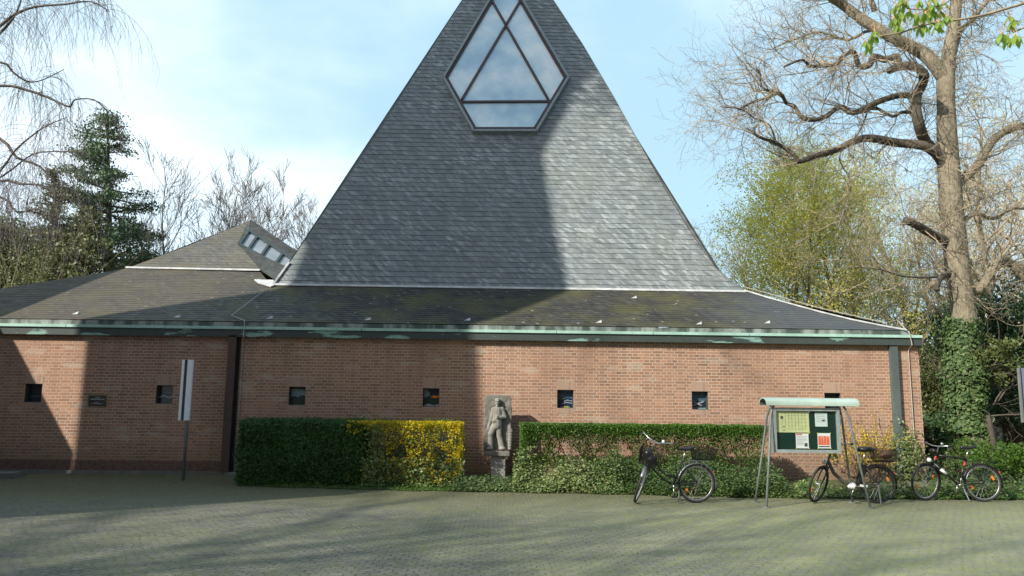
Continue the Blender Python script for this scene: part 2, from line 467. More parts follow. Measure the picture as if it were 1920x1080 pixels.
M['hedge'] = leaf_mat('hedge_leaf', (.05, .13, .012), (.09, .20, .02), (.15, .28, .04))
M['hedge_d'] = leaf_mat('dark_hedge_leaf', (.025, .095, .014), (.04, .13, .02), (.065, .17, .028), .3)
M['ivy'] = leaf_mat('ivy_leaf', (.03, .08, .018), (.085, .155, .035), (.18, .24, .09), .2, .62)
M['ivy2'] = leaf_mat('variegated_ivy_leaf', (.08, .15, .03), (.36, .40, .18), (.14, .22, .05), .2, .35)
M['grassy'] = leaf_mat('weed_leaf', (.07, .16, .02), (.13, .24, .03), (.05, .12, .02), .4)
M['forsy'] = leaf_mat('forsythia_flower', (.72, .52, .01), (.85, .68, .02), (.55, .50, .03), .4, .6)
M['pine'] = leaf_mat('pine_needles', (.06, .13, .055), (.10, .18, .075), (.16, .22, .09), .15)
M['olive'] = leaf_mat('olive_conifer_needles', (.09, .115, .035), (.15, .17, .05), (.19, .18, .08), .2)
M['spring'] = leaf_mat('fresh_spring_leaf', (.84, .78, .14), (.90, .82, .20), (.70, .70, .15), .5, .6)
M['spring2'] = leaf_mat('pale_spring_leaf', (.78, .75, .24), (.68, .68, .20), (.82, .78, .34), .5, .6)
M['ever'] = leaf_mat('evergreen_leaf', (.025, .065, .02), (.055, .12, .035), (.13, .20, .09), .15, .3)
M['shrub'] = leaf_mat('shrub_leaf', (.09, .13, .03), (.14, .18, .045), (.19, .20, .08), .3)
M['chest'] = leaf_mat('young_chestnut_leaf', (.36, .50, .09), (.42, .58, .13), (.24, .38, .07), .55, .5)
M['bud'] = plain('orange_bud', (.6, .32, .12), .6)
M['bark'] = bark_mat('grey_brown_bark', (.30, .26, .18), (.15, .125, .09))
M['bark_d'] = bark_mat('dark_limb_bark', (.125, .105, .075), (.05, .042, .032))
M['twig'] = plain('tan_twigs', (.42, .34, .23), .9, var=.3)
M['twig_g'] = plain('grey_brown_twigs', (.19, .17, .14), .9, var=.3)
M['twig_b'] = plain('birch_twigs', (.22, .185, .18), .9, var=.3)
M['twig_o'] = plain('olive_twigs', (.36, .33, .18), .9, var=.3)
M['hstem'] = plain('hedge_stems', (.12, .085, .05), .9, var=.3)

M['black'] = plain('black_paint', (.012, .012, .014), .3, var=.1)
M['tyre'] = plain('tyre_rubber', (.028, .027, .026), .75)
M['chrome'] = plain('dull_chrome', (.55, .55, .55), .28, .9, var=.1)
M['alu'] = plain('brushed_aluminium', (.38, .39, .40), .4, .7)
M['steel_post'] = plain('grey_green_steel', (.22, .25, .24), .5, .2)
M['frame_brown'] = plain('brown_grey_paint', (.10, .085, .075), .35)
M['plast_w'] = plain('white_plastic', (.75, .76, .78), .35, var=.06)
M['saddle'] = plain('saddle_vinyl', (.02, .02, .024), .35)
M['orange'] = plain('orange_reflector', (.85, .25, .03), .3)
M['red'] = plain('red_paint', (.5, .05, .03), .4)
M['green_fr'] = plain('dark_green_paint', (.015, .035, .028), .3)
M['roof_g'] = plain('pale_green_canopy_paint', (.47, .60, .52), .5, var=.12, scale=3)
M['roof_in'] = plain('canopy_underside', (.10, .12, .11), .7)
M['rust'] = plain('rusty_steel', (.16, .075, .05), .7)
M['case'] = plain('grey_aluminium_case', (.40, .46, .46), .4, .3)
M['felt'] = plain('dark_green_felt', (.008, .035, .028), .25, var=.1)
M['paper'] = plain('white_paper', (.78, .79, .80), .6, var=.03)
M['paper_g'] = plain('grey_paper', (.62, .70, .70), .6, var=.05)
M['map'] = plain('yellow_green_map', (.66, .68, .36), .55, var=.1, scale=16)
M['ink'] = plain('printed_ink', (.08, .08, .09), .6)
M['redink'] = plain('red_print', (.75, .13, .08), .6, var=.1)
M['pinkink'] = plain('orange_red_print', (.85, .36, .22), .6, var=.1)
M['magnet'] = plain('yellow_corner', (.8, .66, .08), .5)
M['sign_w'] = plain('white_sign', (.85, .90, .92), .4, var=.05)
M['sign_p'] = plain('purple_stripe', (.035, .025, .075), .4)
M['plq'] = plain('black_plaque', (.012, .012, .014), .25)
M['brass'] = plain('dull_brass', (.23, .20, .11), .5, .4)
M['text'] = plain('engraved_lettering', (.55, .56, .56), .5, var=.05)
def sg(n, c): M[n] = plain(n, c, .25, var=.2, scale=14)
sg('sg_dark', (.02, .032, .04)); sg('sg_blue', (.06, .12, .17)); sg('sg_pale', (.22, .34, .37)); sg('sg_navy', (.02, .035, .08))
sg('sg_orange', (.75, .22, .03)); sg('sg_green', (.02, .05, .04)); sg('sg_yellow', (.45, .45, .06)); sg('sg_white', (.42, .48, .52))

rng = random.Random(7)

# ------------------------------------------------------------------ ground
g = MB()
xs = [-400, -120, -60, -30] + [-20+i*1.0 for i in range(41)] + [30, 60, 120, 400]
ys = [-300, -60, -20, -5, 0, 3] + [4+i*.4 for i in range(40)] + [20, 24, 30, 45, 80, 200, 600]
for i in range(len(xs)-1):
    for j in range(len(ys)-1):
        q = [(xs[i], ys[j]), (xs[i+1], ys[j]), (xs[i+1], ys[j+1]), (xs[i], ys[j+1])]
        g.face([(a, b, gz(a, b)) for a, b in q])
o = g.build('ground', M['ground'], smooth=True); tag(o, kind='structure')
# planting bed of soil between the paving and the wall
g = MB()
def edgeY(x):
    P = [(-6.2, 16.45), (-1.5, 16.0), (2, 15.85), (5, 15.6), (8, 15.55), (14, 15.75), (60, 16.5)]
    for (a, b), (c, d) in zip(P, P[1:]):
        if x <= c: return b+(d-b)*(x-a)/(c-a) if x >= a else b
    return 16.5
bx = [hitY(452, 850, 16.5).x+i*.5 for i in range(60)]+[30, 45, 80]
for a, b in zip(bx, bx[1:]):
    yb = 17.9 if b < 8.6 else 60.0
    e0 = edgeY(a)+.04*math.sin(a*5); e1 = edgeY(b)+.04*math.sin(b*5)
    n_ = 4
    for k in range(n_):
        t0, t1 = k/n_, (k+1)/n_
        P = [(a, e0+(yb-e0)*t0), (b, e1+(yb-e1)*t0), (b, e1+(yb-e1)*t1), (a, e0+(yb-e0)*t1)]
        g.face([(x, y, max(gz(x, y), gz(x, y))+.012+(.0 if k == 0 and False else .0)) for x, y in P])
o = g.build('planting_bed', M['soil']); tag(o, kind='structure')
# low kerb segment at the far left
g = MB()
a = hitG(-60, 905); b = hitG(38, 895)
g.box((a.x, b.y-.35, .0), (b.x, b.y+.15, gz(0, b.y)+.09))
o = g.build('kerb', M['plinth']); tag(o, kind='structure')

# ------------------------------------------------------------------ church
WY = 17.8
church = thing('church', (0, WY, .16), 'red brick church with a tall steep slate pyramid roof and small square windows', 'church')
XL, XR = -17.4, hitY(1735, 860, WY).x
ZB = .10
ZT = hitY(960, 632, WY).z
# windows
wins = []
for (xa, xb, ya, yb) in ((50, 76, 716, 748), (294, 323, 721, 754), (542, 572, 726, 761), (793, 823, 729, 766), (1045, 1075, 732, 767), (1298, 1327, 735, 769), (1547, 1576, 737, 771)):
    a = hitY(xa, (ya+yb)/2, WY); b = hitY(xb, (ya+yb)/2, WY)
    zt = hitY((xa+xb)/2, ya, WY).z; zb = hitY((xa+xb)/2, yb, WY).z
    wins.append((a.x, b.x, zb, zt))
print('win z', [(round(w[2], 2), round(w[3], 2)) for w in wins])
ZW1 = sum(w[3] for w in wins)/7; ZW0 = ZW1-.40
wins = [((a+b)/2-.18, (a+b)/2+.18, ZW0, ZW1) for a, b, c, d in wins]
mb = MB()
xc = [XL]
for a, b, c, d in wins: xc += [a, b]
xc.append(XR)
for i in range(len(xc)-1):
    a, b = xc[i], xc[i+1]
    if i % 2 == 0: mb.face([(a, WY, ZB), (b, WY, ZB), (b, WY, ZT), (a, WY, ZT)])
    else:
        mb.face([(a, WY, ZB), (b, WY, ZB), (b, WY, ZW0), (a, WY, ZW0)])
        mb.face([(a, WY, ZW1), (b, WY, ZW1), (b, WY, ZT), (a, WY, ZT)])
# the back of the front wall is a full box behind the openings
for i in range(0, len(xc)-1, 1):
    pass
mb.build('wall', M['brick'], church)
mb = MB()
mb.face([(XR, WY, ZB), (XR, WY+14, ZB), (XR, WY+14, ZT), (XR, WY, ZT)])
mb.face([(XL, WY+14, ZB), (XL, WY, ZB), (XL, WY, ZT), (XL, WY+14, ZT)])
mb.face([(XR, WY+14, ZB), (XL, WY+14, ZB), (XL, WY+14, ZT), (XR, WY+14, ZT)])
mb.build('side_wall', M['brick_side'], church)
DEP = .15
pats = [
 [('sg_dark', [(0, 0), (1, 0), (1, 1), (0, 1)]), ('sg_blue', [(.1, .25), (.6, .3), (.9, .22), (.9, .3), (.6, .38), (.1, .33)])],
 [('sg_dark', [(0, 0), (1, 0), (1, 1), (0, 1)]), ('sg_pale', [(0, .30), (.3, .40), (.6, .30), (1, .38), (1, .47), (.6, .38), (.3, .48), (0, .38)]), ('sg_blue', [(.25, .55), (.5, .62), (.75, .55), (1, .6), (1, .66), (.75, .6), (.5, .68), (.25, .6)])],
 [('sg_dark', [(0, 0), (1, 0), (1, 1), (0, 1)]), ('sg_pale', [(0, .45), (.3, .5), (.45, .42), (.6, .52), (.8, .55), (1, .45), (1, .85), (0, .9)]), ('sg_green', [(0, 0), (1, 0), (1, .4), (.7, .48), (.45, .36), (.2, .45), (0, .4)])],
 [('sg_navy', [(0, 0), (1, 0), (1, 1), (0, 1)]), ('sg_pale', [(0, .45), (.42, .62), (.25, .95), (0, .95)]), ('sg_orange', [(.42, .52), (.62, .62), (1, .60), (1, .52), (.75, .44)]), ('sg_green', [(0, .15), (.5, .05), (1, .1), (1, .42), (.7, .42), (.3, .5), (0, .38)]), ('sg_white', [(.1, .0), (1, .0), (1, .14), (.6, .08), (.3, .16), (.1, .1)])],
 [('sg_blue', [(0, 0), (1, 0), (1, 1), (0, 1)]), ('sg_navy', [(0, 0), (1, 0), (1, .5), (.6, .58), (.3, .45), (0, .5)]), ('sg_yellow', [(.35, .5), (.45, .46), (.5, .54), (.4, .58)]), ('sg_white', [(.4, .34), (.65, .42), (1, .36), (1, .4), (.65, .46), (.4, .38)]), ('sg_white', [(.3, .2), (.6, .3), (1, .24), (1, .28), (.6, .34), (.3, .24)]), ('sg_yellow', [(.1, 0), (.9, 0), (.7, .1), (.4, .1)])],
 [('sg_pale', [(0, 0), (1, 0), (1, 1), (0, 1)]), ('sg_blue', [(0, .5), (1, .5), (1, 1), (0, 1)]), ('sg_dark', [(0, .12), (1, .12), (1, .55), (.8, .42), (.5, .5), (.2, .45), (0, .5)]), ('sg_white', [(.2, .38), (.5, .32), (.8, .4), (.8, .45), (.5, .37), (.2, .43)]), ('sg_white', [(.15, .2), (.45, .28), (.7, .2), (.7, .25), (.45, .33), (.15, .26)])],
 [('sg_dark', [(0, 0), (1, 0), (1, 1), (0, 1)]), ('sg_pale', [(0, .3), (1, .35), (1, .5), (0, .45)])],
]
for w, pat in zip(wins, pats):
    a, b, c, d = w
    mb = MB()   # reveal
    y0, y1 = WY, WY+DEP
    mb.face([(a, y0, c), (a, y1, c), (a, y1, d), (a, y0, d)]); mb.face([(b, y1, c), (b, y0, c), (b, y0, d), (b, y1, d)])
    mb.face([(a, y0, d), (a, y1, d), (b, y1, d), (b, y0, d)]); mb.face([(a, y1, c), (a, y0, c), (b, y0, c), (b, y1, c)])
    fr = mb.build('window', M['reveal'], church)
    mb = MB()   # soldier course lintel and brick sill
    wd = (b-a)+.02; n_ = 6; st = wd/n_
    for k in range(n_):
        x = a-.01+k*st
        mb.box((x+.004, WY-.004, d+.0), (x+st-.004, WY+.02, d+.205), 1)
    mb.box((a-.01, WY-.0015, d), (b+.01, WY+.01, d+.21), 0)
    mb.build('lintel', [M['mortar'], M['soldier']], fr)
    mb = MB()
    for k in range(n_):
        x = a-.01+k*st; mb.box((x+.004, WY-.004, c-.115), (x+st-.004, WY+.02, c-.0), 1)
    mb.box((a-.01, WY-.0015, c-.12), (b+.01, WY+.01, c-.002), 0); mb.build('sill', [M['mortar'], M['soldier']], fr)
    mb = MB(); names = []
    for k, (mn, P) in enumerate(pat):
        if mn not in names: names.append(mn)
        mb.face([(a+(b-a)*u, WY+DEP-.004*k-.001, c+(d-c)*v) for u, v in P], names.index(mn))
    mb.build('stained_pane', [M[k] for k in names], fr)
    mb = MB(); yy = WY+DEP-.03; t = .014
    mb.box((a+.001, yy, c+.001), (a+t, yy+.02, d-.001)); mb.box((b-t, yy, c+.001), (b-.001, yy+.02, d-.001)); mb.box((a+t, yy, c+.001), (b-t, yy+.02, c+t)); mb.box((a+t, yy, d-t), (b-t, yy+.02, d-.001))
    mb.build('frame', M['clere_frame'], fr)
# soldier footing and plinth of the left part
xj = hitY(430, 800, WY).x
mb = MB(); x = XL
zf0 = .235; zf1 = .44
while x < xj-.05:
    mb.box((x+.005, WY-.008, zf0), (x+.0667-.005, WY+.02, zf1)); x += .0667
mb.build('footing_course', plain('sooty_brick', (.19, .12, .09), .9, var=.3, scale=12), church)
mb = MB(); mb.box((XL, WY-.05, .05), (xj, WY+.02, .23)); mb.box((xj+.05, WY-.35, .05), (xj+.32, WY+.02, .22))
mb.build('plinth', M['plinth'], church)

# fascia, gutter lip, apron
FY = WY-.13
zf_b = hitY(960, 638, FY).z; zf_t = hitY(960, 624, FY).z; zl_t = hitY(960, 618.5, FY-.03).z; za_t = zl_t+.10
FXL, FXR = XL-.6, hitY(1729, 640, FY).x
mb = MB(); mb.box((FXL, FY, zf_b), (FXR, FY+.05, zf_t)); mb.box((FXR-.05, FY+.052, zf_b), (FXR, FY+14, zf_t))
mb.box((FXL, FY+.052, zf_b), (FXL+.05, FY+14, zf_t))
mb.build('fascia', M['copper_dark'], church)
mb = MB()  # soffit
mb.face([(FXL, FY+.05, zf_b+.02), (FXR-.05, FY+.05, zf_b+.02), (FXR-.05, WY+.02, zf_b+.02), (FXL, WY+.02, zf_b+.02)])
mb.box((XR, WY-.0, zf_b+.01), (FXR-.05, WY+14, zf_b+.03))
mb.build('soffit', M['dark_gap'], church)
mb = MB(); x = FXL
while x < FXR:
    e = min(x+2.15, FXR); mb.box((x+.006, FY-.035, zf_t+.001), (e-.006, FY+.05, zl_t)); x += 2.15
mb.build('gutter', M['copper_lip'], church)
mb = MB(); mb.box((FXL, FY+.03, zl_t-.02), (FXR-.25, FY+.09, za_t))
mb.build('eaves_apron', M['apron'], church)

# --- roof planes
EY = FY+.04; EZ = za_t+.015
SL = math.tan(R(24.5))
SN = Vector((0, -SL, 1)).normalized(); SP = Vector((0, EY, EZ))
def onS(x, y, ins=0): return hitP(x, y, SP, SN)
TBL = onS(510, 538); TBR = onS(1395, 546)
YB = (TBL.y+TBR.y)/2; ZBASE = EZ+(YB-EY)*SL
print('tower base', TBL, TBR, YB, ZBASE)
def slate_plane(name, P, N, poly, mat, rh, parent, lip=.014, wob=.006, seed=1, tlt=None):
    """sawtooth courses clipped to the outline poly (world points on the plane)"""
    rg = random.Random(seed)
    N = N.normalized(); U = Vector((1, 0, 0)); U = (U-N*U.dot(N)).normalized(); V = N.cross(U)
    if V.z < 0: V = -V
    q = [((p-P).dot(U), (p-P).dot(V)) for p in poly]
    v0 = min(b for a, b in q); v1 = max(b for a, b in q)
    def span(v):
        xsn = []
        for (a, b), (c, d) in zip(q, q[1:]+q[:1]):
            if (b-v)*(d-v) <= 0 and abs(b-d) > 1e-9: xsn.append(a+(c-a)*(v-b)/(d-b))
        return (min(xsn), max(xsn)) if len(xsn) > 1 else None
    mb = MB(); v = v0
    while v < v1-1e-4:
        t = min(v+rh, v1)
        A = span(v+1e-4); B = span(t-1e-4)
        if A and B:
            lo = min(A[0], B[0]); hi = max(A[1], B[1])
            n_ = max(1, int((hi-lo)/.26)); js = [rg.uniform(-wob, wob) for _ in range(n_+1)]; hs = [lip*rg.uniform(.7, 1.35) for _ in range(n_+1)]
            for k in range(n_):
                f0, f1 = k/n_, (k+1)/n_
                a0 = A[0]+(A[1]-A[0])*f0; a1 = A[0]+(A[1]-A[0])*f1; b0 = B[0]+(B[1]-B[0])*f0; b1 = B[0]+(B[1]-B[0])*f1
                def pt(a, b, h): return P+U*a+V*b+N*h
                vb0 = v+js[k]; vb1 = v+js[k+1]
                h0, h1 = hs[k], hs[k+1]
                mb.face([pt(a0, vb0, h0), pt(a1, vb1, h1), pt(b1, t+wob, .001), pt(b0, t+wob, .001)], 0, [(a0, v-v0), (a1, v-v0), (b1, t-v0), (b0, t-v0)])
                mb.face([pt(a0, vb0, -.004), pt(a1, vb1, -.004), pt(a1, vb1, h1), pt(a0, vb0, h0)], 0, [(a0, v-v0+.001), (a1, v-v0+.001), (a1, v-v0+.004), (a0, v-v0+.004)])
        v = t
    return mb.build(name, mat, parent)

# skirt roof
FL = onS(236, 504); FR = onS(487, 509); A0 = onS(0, 542)
dirL = (A0-FL); kL = (EY-FL.y)/dirL.y; EL = FL+dirL*kL
print('FL', FL, 'FR', FR, 'EL', EL)
ER = onS(1706, 618); ER = Vector((ER.x, EY, EZ))
Fp = onS(505, 531)
curve = [onS(1395, 546), onS(1440, 560), onS(1480, 571), onS(1540, 587.5), onS(1600, 602), onS(1650, 612)]
poly = [EL, ER]+[c for c in curve[::-1]]+[Vector((TBL.x, YB, ZBASE)), Fp, FR, FL]
poly[2:2+len(curve)] = [c for c in curve[::-1]]
skirt = slate_plane('skirt_roof', SP, SN, poly, M['slate_s'], .15, church, lip=.005, seed=3)
# unseen roof sides that close the body
mb = MB()
top_r = curve[0]
mb.face([ER, (ER.x, EY+14.4, EZ), (top_r.x, YB+11.8, ZBASE), top_r])
mb.face([(EL.x, EY+14.4, EZ), EL, FL, (FL.x, YB+9.0, FL.z)])
mb.face([(ER.x, EY+14.4, EZ), (EL.x, EY+14.4, EZ), (FL.x, YB+9.0, FL.z), (top_r.x, YB+11.8, ZBASE)])
mb.build('rear_skirt_roof', M['slate_s'], church)
# wing slate: same plane, slightly lighter old slates on the left half
# flashing lines
def strip(pts, w, h, name, mat=None, n=(0, -.5, 1)):
    mb = MB()
    for p, q in zip(pts, pts[1:]): mb.bar(p, q, w, h, n)
    return mb.build(name, mat or M['lead'], church)
# tower
TA = R(66.6)
TN = Vector((0, -math.sin(TA), math.cos(TA))); TP = Vector((0, YB, ZBASE))
def onT(x, y): return hitP(x, y, TP, TN)
apex = onT(951, -130)
print('apex', apex)
left_e = [onT(553, 480), onT(600, 410), onT(700, 264), onT(780, 139), onT(868, 0)]
right_e = [onT(1341, 502), onT(1318, 470), onT(1289, 428), onT(1255, 370), onT(1222, 311), onT(1150, 181), onT(1092, 83), onT(1037, 0)]
poly = [Vector((TBL.x, YB, ZBASE)), Vector((TBR.x, YB, ZBASE))]+right_e+[apex]+left_e[::-1]
slate_plane('tower_roof', TP, TN, poly, M['slate_t'], .165, church, lip=.012, seed=5)
mb = MB()
dep = 2*(apex.y-YB)
bl = Vector((TBL.x, YB, ZBASE)); br = Vector((TBR.x, YB, ZBASE))
il = Vector((0, .02, 0))
mb.face([bl+il, apex+il, (bl.x, YB+dep, ZBASE)]); mb.face([(br.x-.35, YB+dep, ZBASE), apex+il, br+Vector((-.35, .02, .1))]); mb.face([(bl.x, YB+dep, ZBASE), apex+il, (br.x-.35, YB+dep, ZBASE)])
mb.face([bl+il*2, br+Vector((-.35, .04, 0)), apex+il*2])
mb.build('rear_tower_roof', M['slate_t'], church)
# dark slate hip edges (thin)
mb = MB()
for E in ([bl]+left_e+[apex], [br]+right_e+[apex]):
    pts = [p-TN*.02 for p in E]
    mb.tube(pts, .025, 5)
mb.build('hip_edge', M['pipe_green'], church)
strip([bl+Vector((-.05, -.03, .03)), br+Vector((.02, -.03, .02))], .065, .03, 'flashing', n=(0, -1, .6))
mb = MB()
for p, q in zip([FL, FR], [FR]): mb.bar(p+SN*.04, q+SN*.04, .06, .02, (0, -1, .6))
mb.build('flashing', M['lead'], church)
mb = MB()
pts = [c+SN*.03 for c in curve]+[onS(1700, 621)+SN*.03]
mb.tube(pts, .020, 5)
mb.build('hip_flashing', M['lead'], church)
mb = MB(); q = [onS(477, 527), onS(513, 528), onS(516, 537), onS(508, 540), onS(484, 533)]
mb.prism([p+SN*.05 for p in q], -SN*.03)
pl = onT(553, 480)
mb.bar(bl+TN*.05, bl+(pl-bl)*.75+TN*.05, .05, .03, (0, -1, 0))
mb.build('valley_flashing', M['lead'], church)
# snow hooks
mb = MB()
for (x, y) in ((142, 590), (332, 596), (506, 598), (690, 601), (877, 602), (1124, 606), (1312, 609), (1190, 560), (1440, 607)):
    p = onS(x, y)+SN*.01
    mb.face([p+Vector((-.09, 0, .0)), p+Vector((.05, -.02, .0)), p+Vector((.045, .03, .07))]); mb.face([p+Vector((.05, -.02, 0)), p+Vector((.07, .06, .02)), p+Vector((.045, .03, .07))])
mb.build('snow_hooks', M['lead'], church)['kind'] = 'stuff'

# the clerestory hump over the left wing
PK = hitY(470, 413, 24.3)
Fd = (PK-Vector((PK.x, FL.y, FL.z))); hump_n = Vector((0, -Fd.z, Fd.y)).normalized()
HP = Vector((0, FL.y, FL.z))
def onH(x, y): return hitP(x, y, HP, hump_n)
pA = onH(447, 459); pLm = onH(352, 461)
Fq = onH(490, 508)
slate_plane('wing_roof', HP, hump_n, [Vector((FL.x, HP.y, HP.z)), Vector((Fq.x, HP.y, HP.z)), pA, PK, pLm], M['slate_l'], .16, church, lip=.007, seed=9)
pB = onS(517, 528)+Vector((0, 0, .03)); pC = hitY(550, 505, 22.3); pC2 = hitY(557, 477, 23.4); PKr = hitY(556, 470, 23.6)
pK2 = hitY(468, 417, 24.2); pIn = hitY(450, 459, pA.y)
mb = MB()
mb.face([pA, Fq, Vector(pB), pC]); 
mb.build('clerestory_apron', M['cl_dark'], church)
gtl = hitY(466, 433, 23.7); gbl = hitY(448, 459, pA.y+.03); gbr = hitY(537, 507, 22.5)
gn = (gbr-gbl).cross(gtl-gbl).normalized(); gtr = hitP(550, 489, gbl, gn)
mb = MB(); mb.face([gbl, gbr, gtr, gtl])
mb.face([pA, gbl, gtl, PK])
cl = mb.build('clerestory_window', M['clere'], church)
def lerp(a, b, t): return a+(b-a)*t
mb = MB()
nrm = (gbr-gbl).cross(gtl-gbl).normalized()
if nrm.y > 0: nrm = -nrm
o_ = nrm*.03
for t in (.01, .20, .47, .77, .98): 
    mb.bar(lerp(gbl, gbr, t)+o_, lerp(gtl, gtr, t)+o_, .07, .05, nrm)
mb.bar(gbl+o_, gbr+o_, .07, .05, nrm); mb.bar(gtl+o_, gtr+o_, .10, .05, nrm)
mb.build('clerestory_frame', M['clere_frame'], cl)
mb = MB()   # thick slated eaves band over the glass
t0 = hitY(457, 441, 23.3); t1 = hitY(556, 483, 22.9)
band_ = [PK+Vector((0, -.02, .03)), PKr, t1, hitY(466, 437, 23.4), t0+Vector((0, 0, 0))]
mb.prism([PK+Vector((.0, -.02, .02)), hitY(560, 473, 23.6), hitY(551, 489, 22.9), hitY(467, 433, 23.62)], (0, .25, .0))
mb.prism([PK+Vector((0, -.04, .02)), hitY(467, 433, 23.60), hitY(450, 459, pA.y-.05), hitY(445, 457, pA.y-.05)], (0, .2, 0))
mb.build('clerestory_eaves', M['cl_dark'], church)
mb = MB()
mb.face([Vector((FL.x, HP.y, HP.z)), PK, (FL.x, PK.y+4, FL.z)]); mb.face([PK, PKr, (PKr.x, PK.y+4, FL.z), (FL.x, PK.y+4, FL.z)])
mb.face([PKr, pC, Vector(pB), (PKr.x, PK.y+4, FL.z)])
mb.build('rear_wing_roof', M['slate_l'], church)

# downpipes
mb = MB()
a = hitY(1675, 650, WY-.08); b = hitY(1688, 870, WY-.08)
mb.box((a.x-.085, WY-.10, .75), (a.x+.085, WY-.005, zf_b+.03)); mb.box((a.x-.10, WY-.115, 1.03), (a.x+.10, WY-.003, 1.06)); mb.box((a.x-.085, WY-.10, .22), (a.x+.085, WY-.005, .75))
mb.build('downpipe', M['pipe_green'], church)
mb = MB(); a = hitY(434, 700, WY-.1)
mb.box((a.x-.1, WY-.13, .22), (a.x+.07, WY-.005, zf_b+.03))
dp = mb.build('downpipe', M['pipe_brown'], church)
mb = MB(); mb.box((a.x+.072, WY-.05, .2), (a.x+.13, WY-.003, zf_b+.03)); mb.build('expansion_joint', M['dark_gap'], church)
# lightning conductor wires
mb = MB()
p = [onS(500, 545)+SN*.05, onS(434, 595)+SN*.05, onS(459, 605)+SN*.05, Vector((hitY(458, 610, FY-.07).x, FY-.07, zl_t+.1)), Vector((hitY(456, 640, FY-.07).x, FY-.07, zf_b)), Vector((hitY(455, 655, WY-.03).x, WY-.03, zf_b-.12)), Vector((hitY(453, 700, WY-.03).x, WY-.03, .3))]
mb.tube(p, .009, 5)
mb.build('lightning_wire', M['wire'], church)
mb = MB()
x_ = hitY(1701, 640, WY).x
p = [onS(1395, 544)+SN*.09, onS(1540, 585)+SN*.09, onS(1660, 613)+SN*.1, onS(1680, 612)+SN*.15, Vector((x_-.03, FY-.06, zl_t+.03)), Vector((x_, FY-.07, zf_b)), Vector((x_, WY-.03, zf_b-.1)), Vector((x_+.01, WY-.03, 1.0))]
mb.tube(p, .010, 5); mb.tube([(x_+.01, WY-.035, 1.02), (x_+.01, WY-.035, .2)], .02, 6)
mb.tube([(x_+.01, WY-.04, 1.0), (x_-.06, WY-.05, .95), (x_-.16, WY-.05, 1.05), (x_-.18, WY-.1, 1.05)], .006, 4)
mb.build('lightning_wire', M['wire'], church)

# great rhomboid window
win = [onT(926, -10), onT(832, 150), onT(888, 250), onT(1005, 250), onT(1065, 150), onT(972, -10)]
topP = onT(949, -48)
outline = [onT(832, 150), onT(888, 250), onT(1005, 250), onT(1065, 150), topP]
cen = onT(949, 120)
def shr(p, k, h): return cen+(p-cen)*k+TN*h
mb = MB()
for p, q in zip(outline, outline[1:]+outline[:1]):
    d = (q-p).normalized()*.02
    mb.bar(p+TN*.06-d, q+TN*.06+d, .07, .17, TN)
tw = mb.build('great_window', M['frame_out'], church)
mb = MB()
for p, q in zip(outline, outline[1:]+outline[:1]):
    P_ = cen+(p-cen)*.955; Q_ = cen+(q-cen)*.955
    mb.bar(P_+TN*.045, Q_+TN*.045, .075, .09, TN)
h_ = TN*.055
def mul(a, b, w=.068): mb.bar(onT(*a)+h_, onT(*b)+h_, w, .07, TN)
mul((862, 194), (1032, 193)); mul((866, 190), (974.5, 6)); mul((1028, 190), (923.5, 6))
mb.build('mullions', M['frame_in'], tw)
mb = MB(); mb.face([cen+(p-cen)*.97+TN*.03 for p in outline])
mb.build('glass', M['glass'], tw)

# brass plaque
mb = MB(); a = hitY(168, 742, WY); b = hitY(198, 761, WY)
x0, x1, z1, z0 = a.x, b.x, a.z, b.z
pq = thing('plaque', ((x0+x1)/2, WY, z0), 'small black plaque with brass rim on the shaded brick wall', 'plaque')
mb.box((x0-.025, WY-.012, z0-.025), (x1+.025, WY-.001, z1+.03)); mb.build('rim', M['brass'], pq)
mb = MB(); mb.box((x0, WY-.022, z0), (x1, WY-.0125, z1)); mb.build('plate', M['plq'], pq)
rg = random.Random(4); H_ = z1-z0
for zc, h, u0_, u1_ in ((z0+H_*.83, .005, .38, .58), (z0+H_*.66, .009, .12, .88), (z0+H_*.36, .004, .34, .55), (z0+H_*.22, .006, .15, .8)):
    mb = MB(); u = u0_
    while u < u1_:
        w = rg.uniform(.008, .016); mb.box((x0+(x1-x0)*u, WY-.024, zc-h), (x0+(x1-x0)*u+w, WY-.0225, zc+h)); u += (w+.005)/(x1-x0)
    mb.build('lettering', M['text'], pq)

# ------------------------------------------------------------------ signpost at left
p = hitG(343, 903)
sp_ = thing('signpost', p, 'grey pole with tall narrow white sign board and one dark stripe before the wall', 'sign')
Ys = p.y
mb = MB(); top = hitY(352, 684, Ys); mb.tube([p, (p.x+.0, Ys, top.z)], .032, 10); mb.build('pole', M['steel_post'], sp_, smooth=True)
za = hitY(355, 675, Ys).z; zb = hitY(348, 788, Ys).z
xL_ = hitY(341.5, 730, Ys).x; xR_ = hitY(361.5, 730, Ys).x
mb = MB(); yb_ = Ys-.06
mb.box((xL_, yb_-.05, zb), (xL_+.055, yb_+.02, za), 0); mb.box((xL_+.056, yb_-.046, zb+.002), (xL_+.115, yb_+.02, za-.002), 1); mb.box((xL_+.116, yb_-.05, zb), (xR_, yb_+.02, za), 0)
mb.build('sign_board', [M['sign_w'], M['sign_p']], sp_)
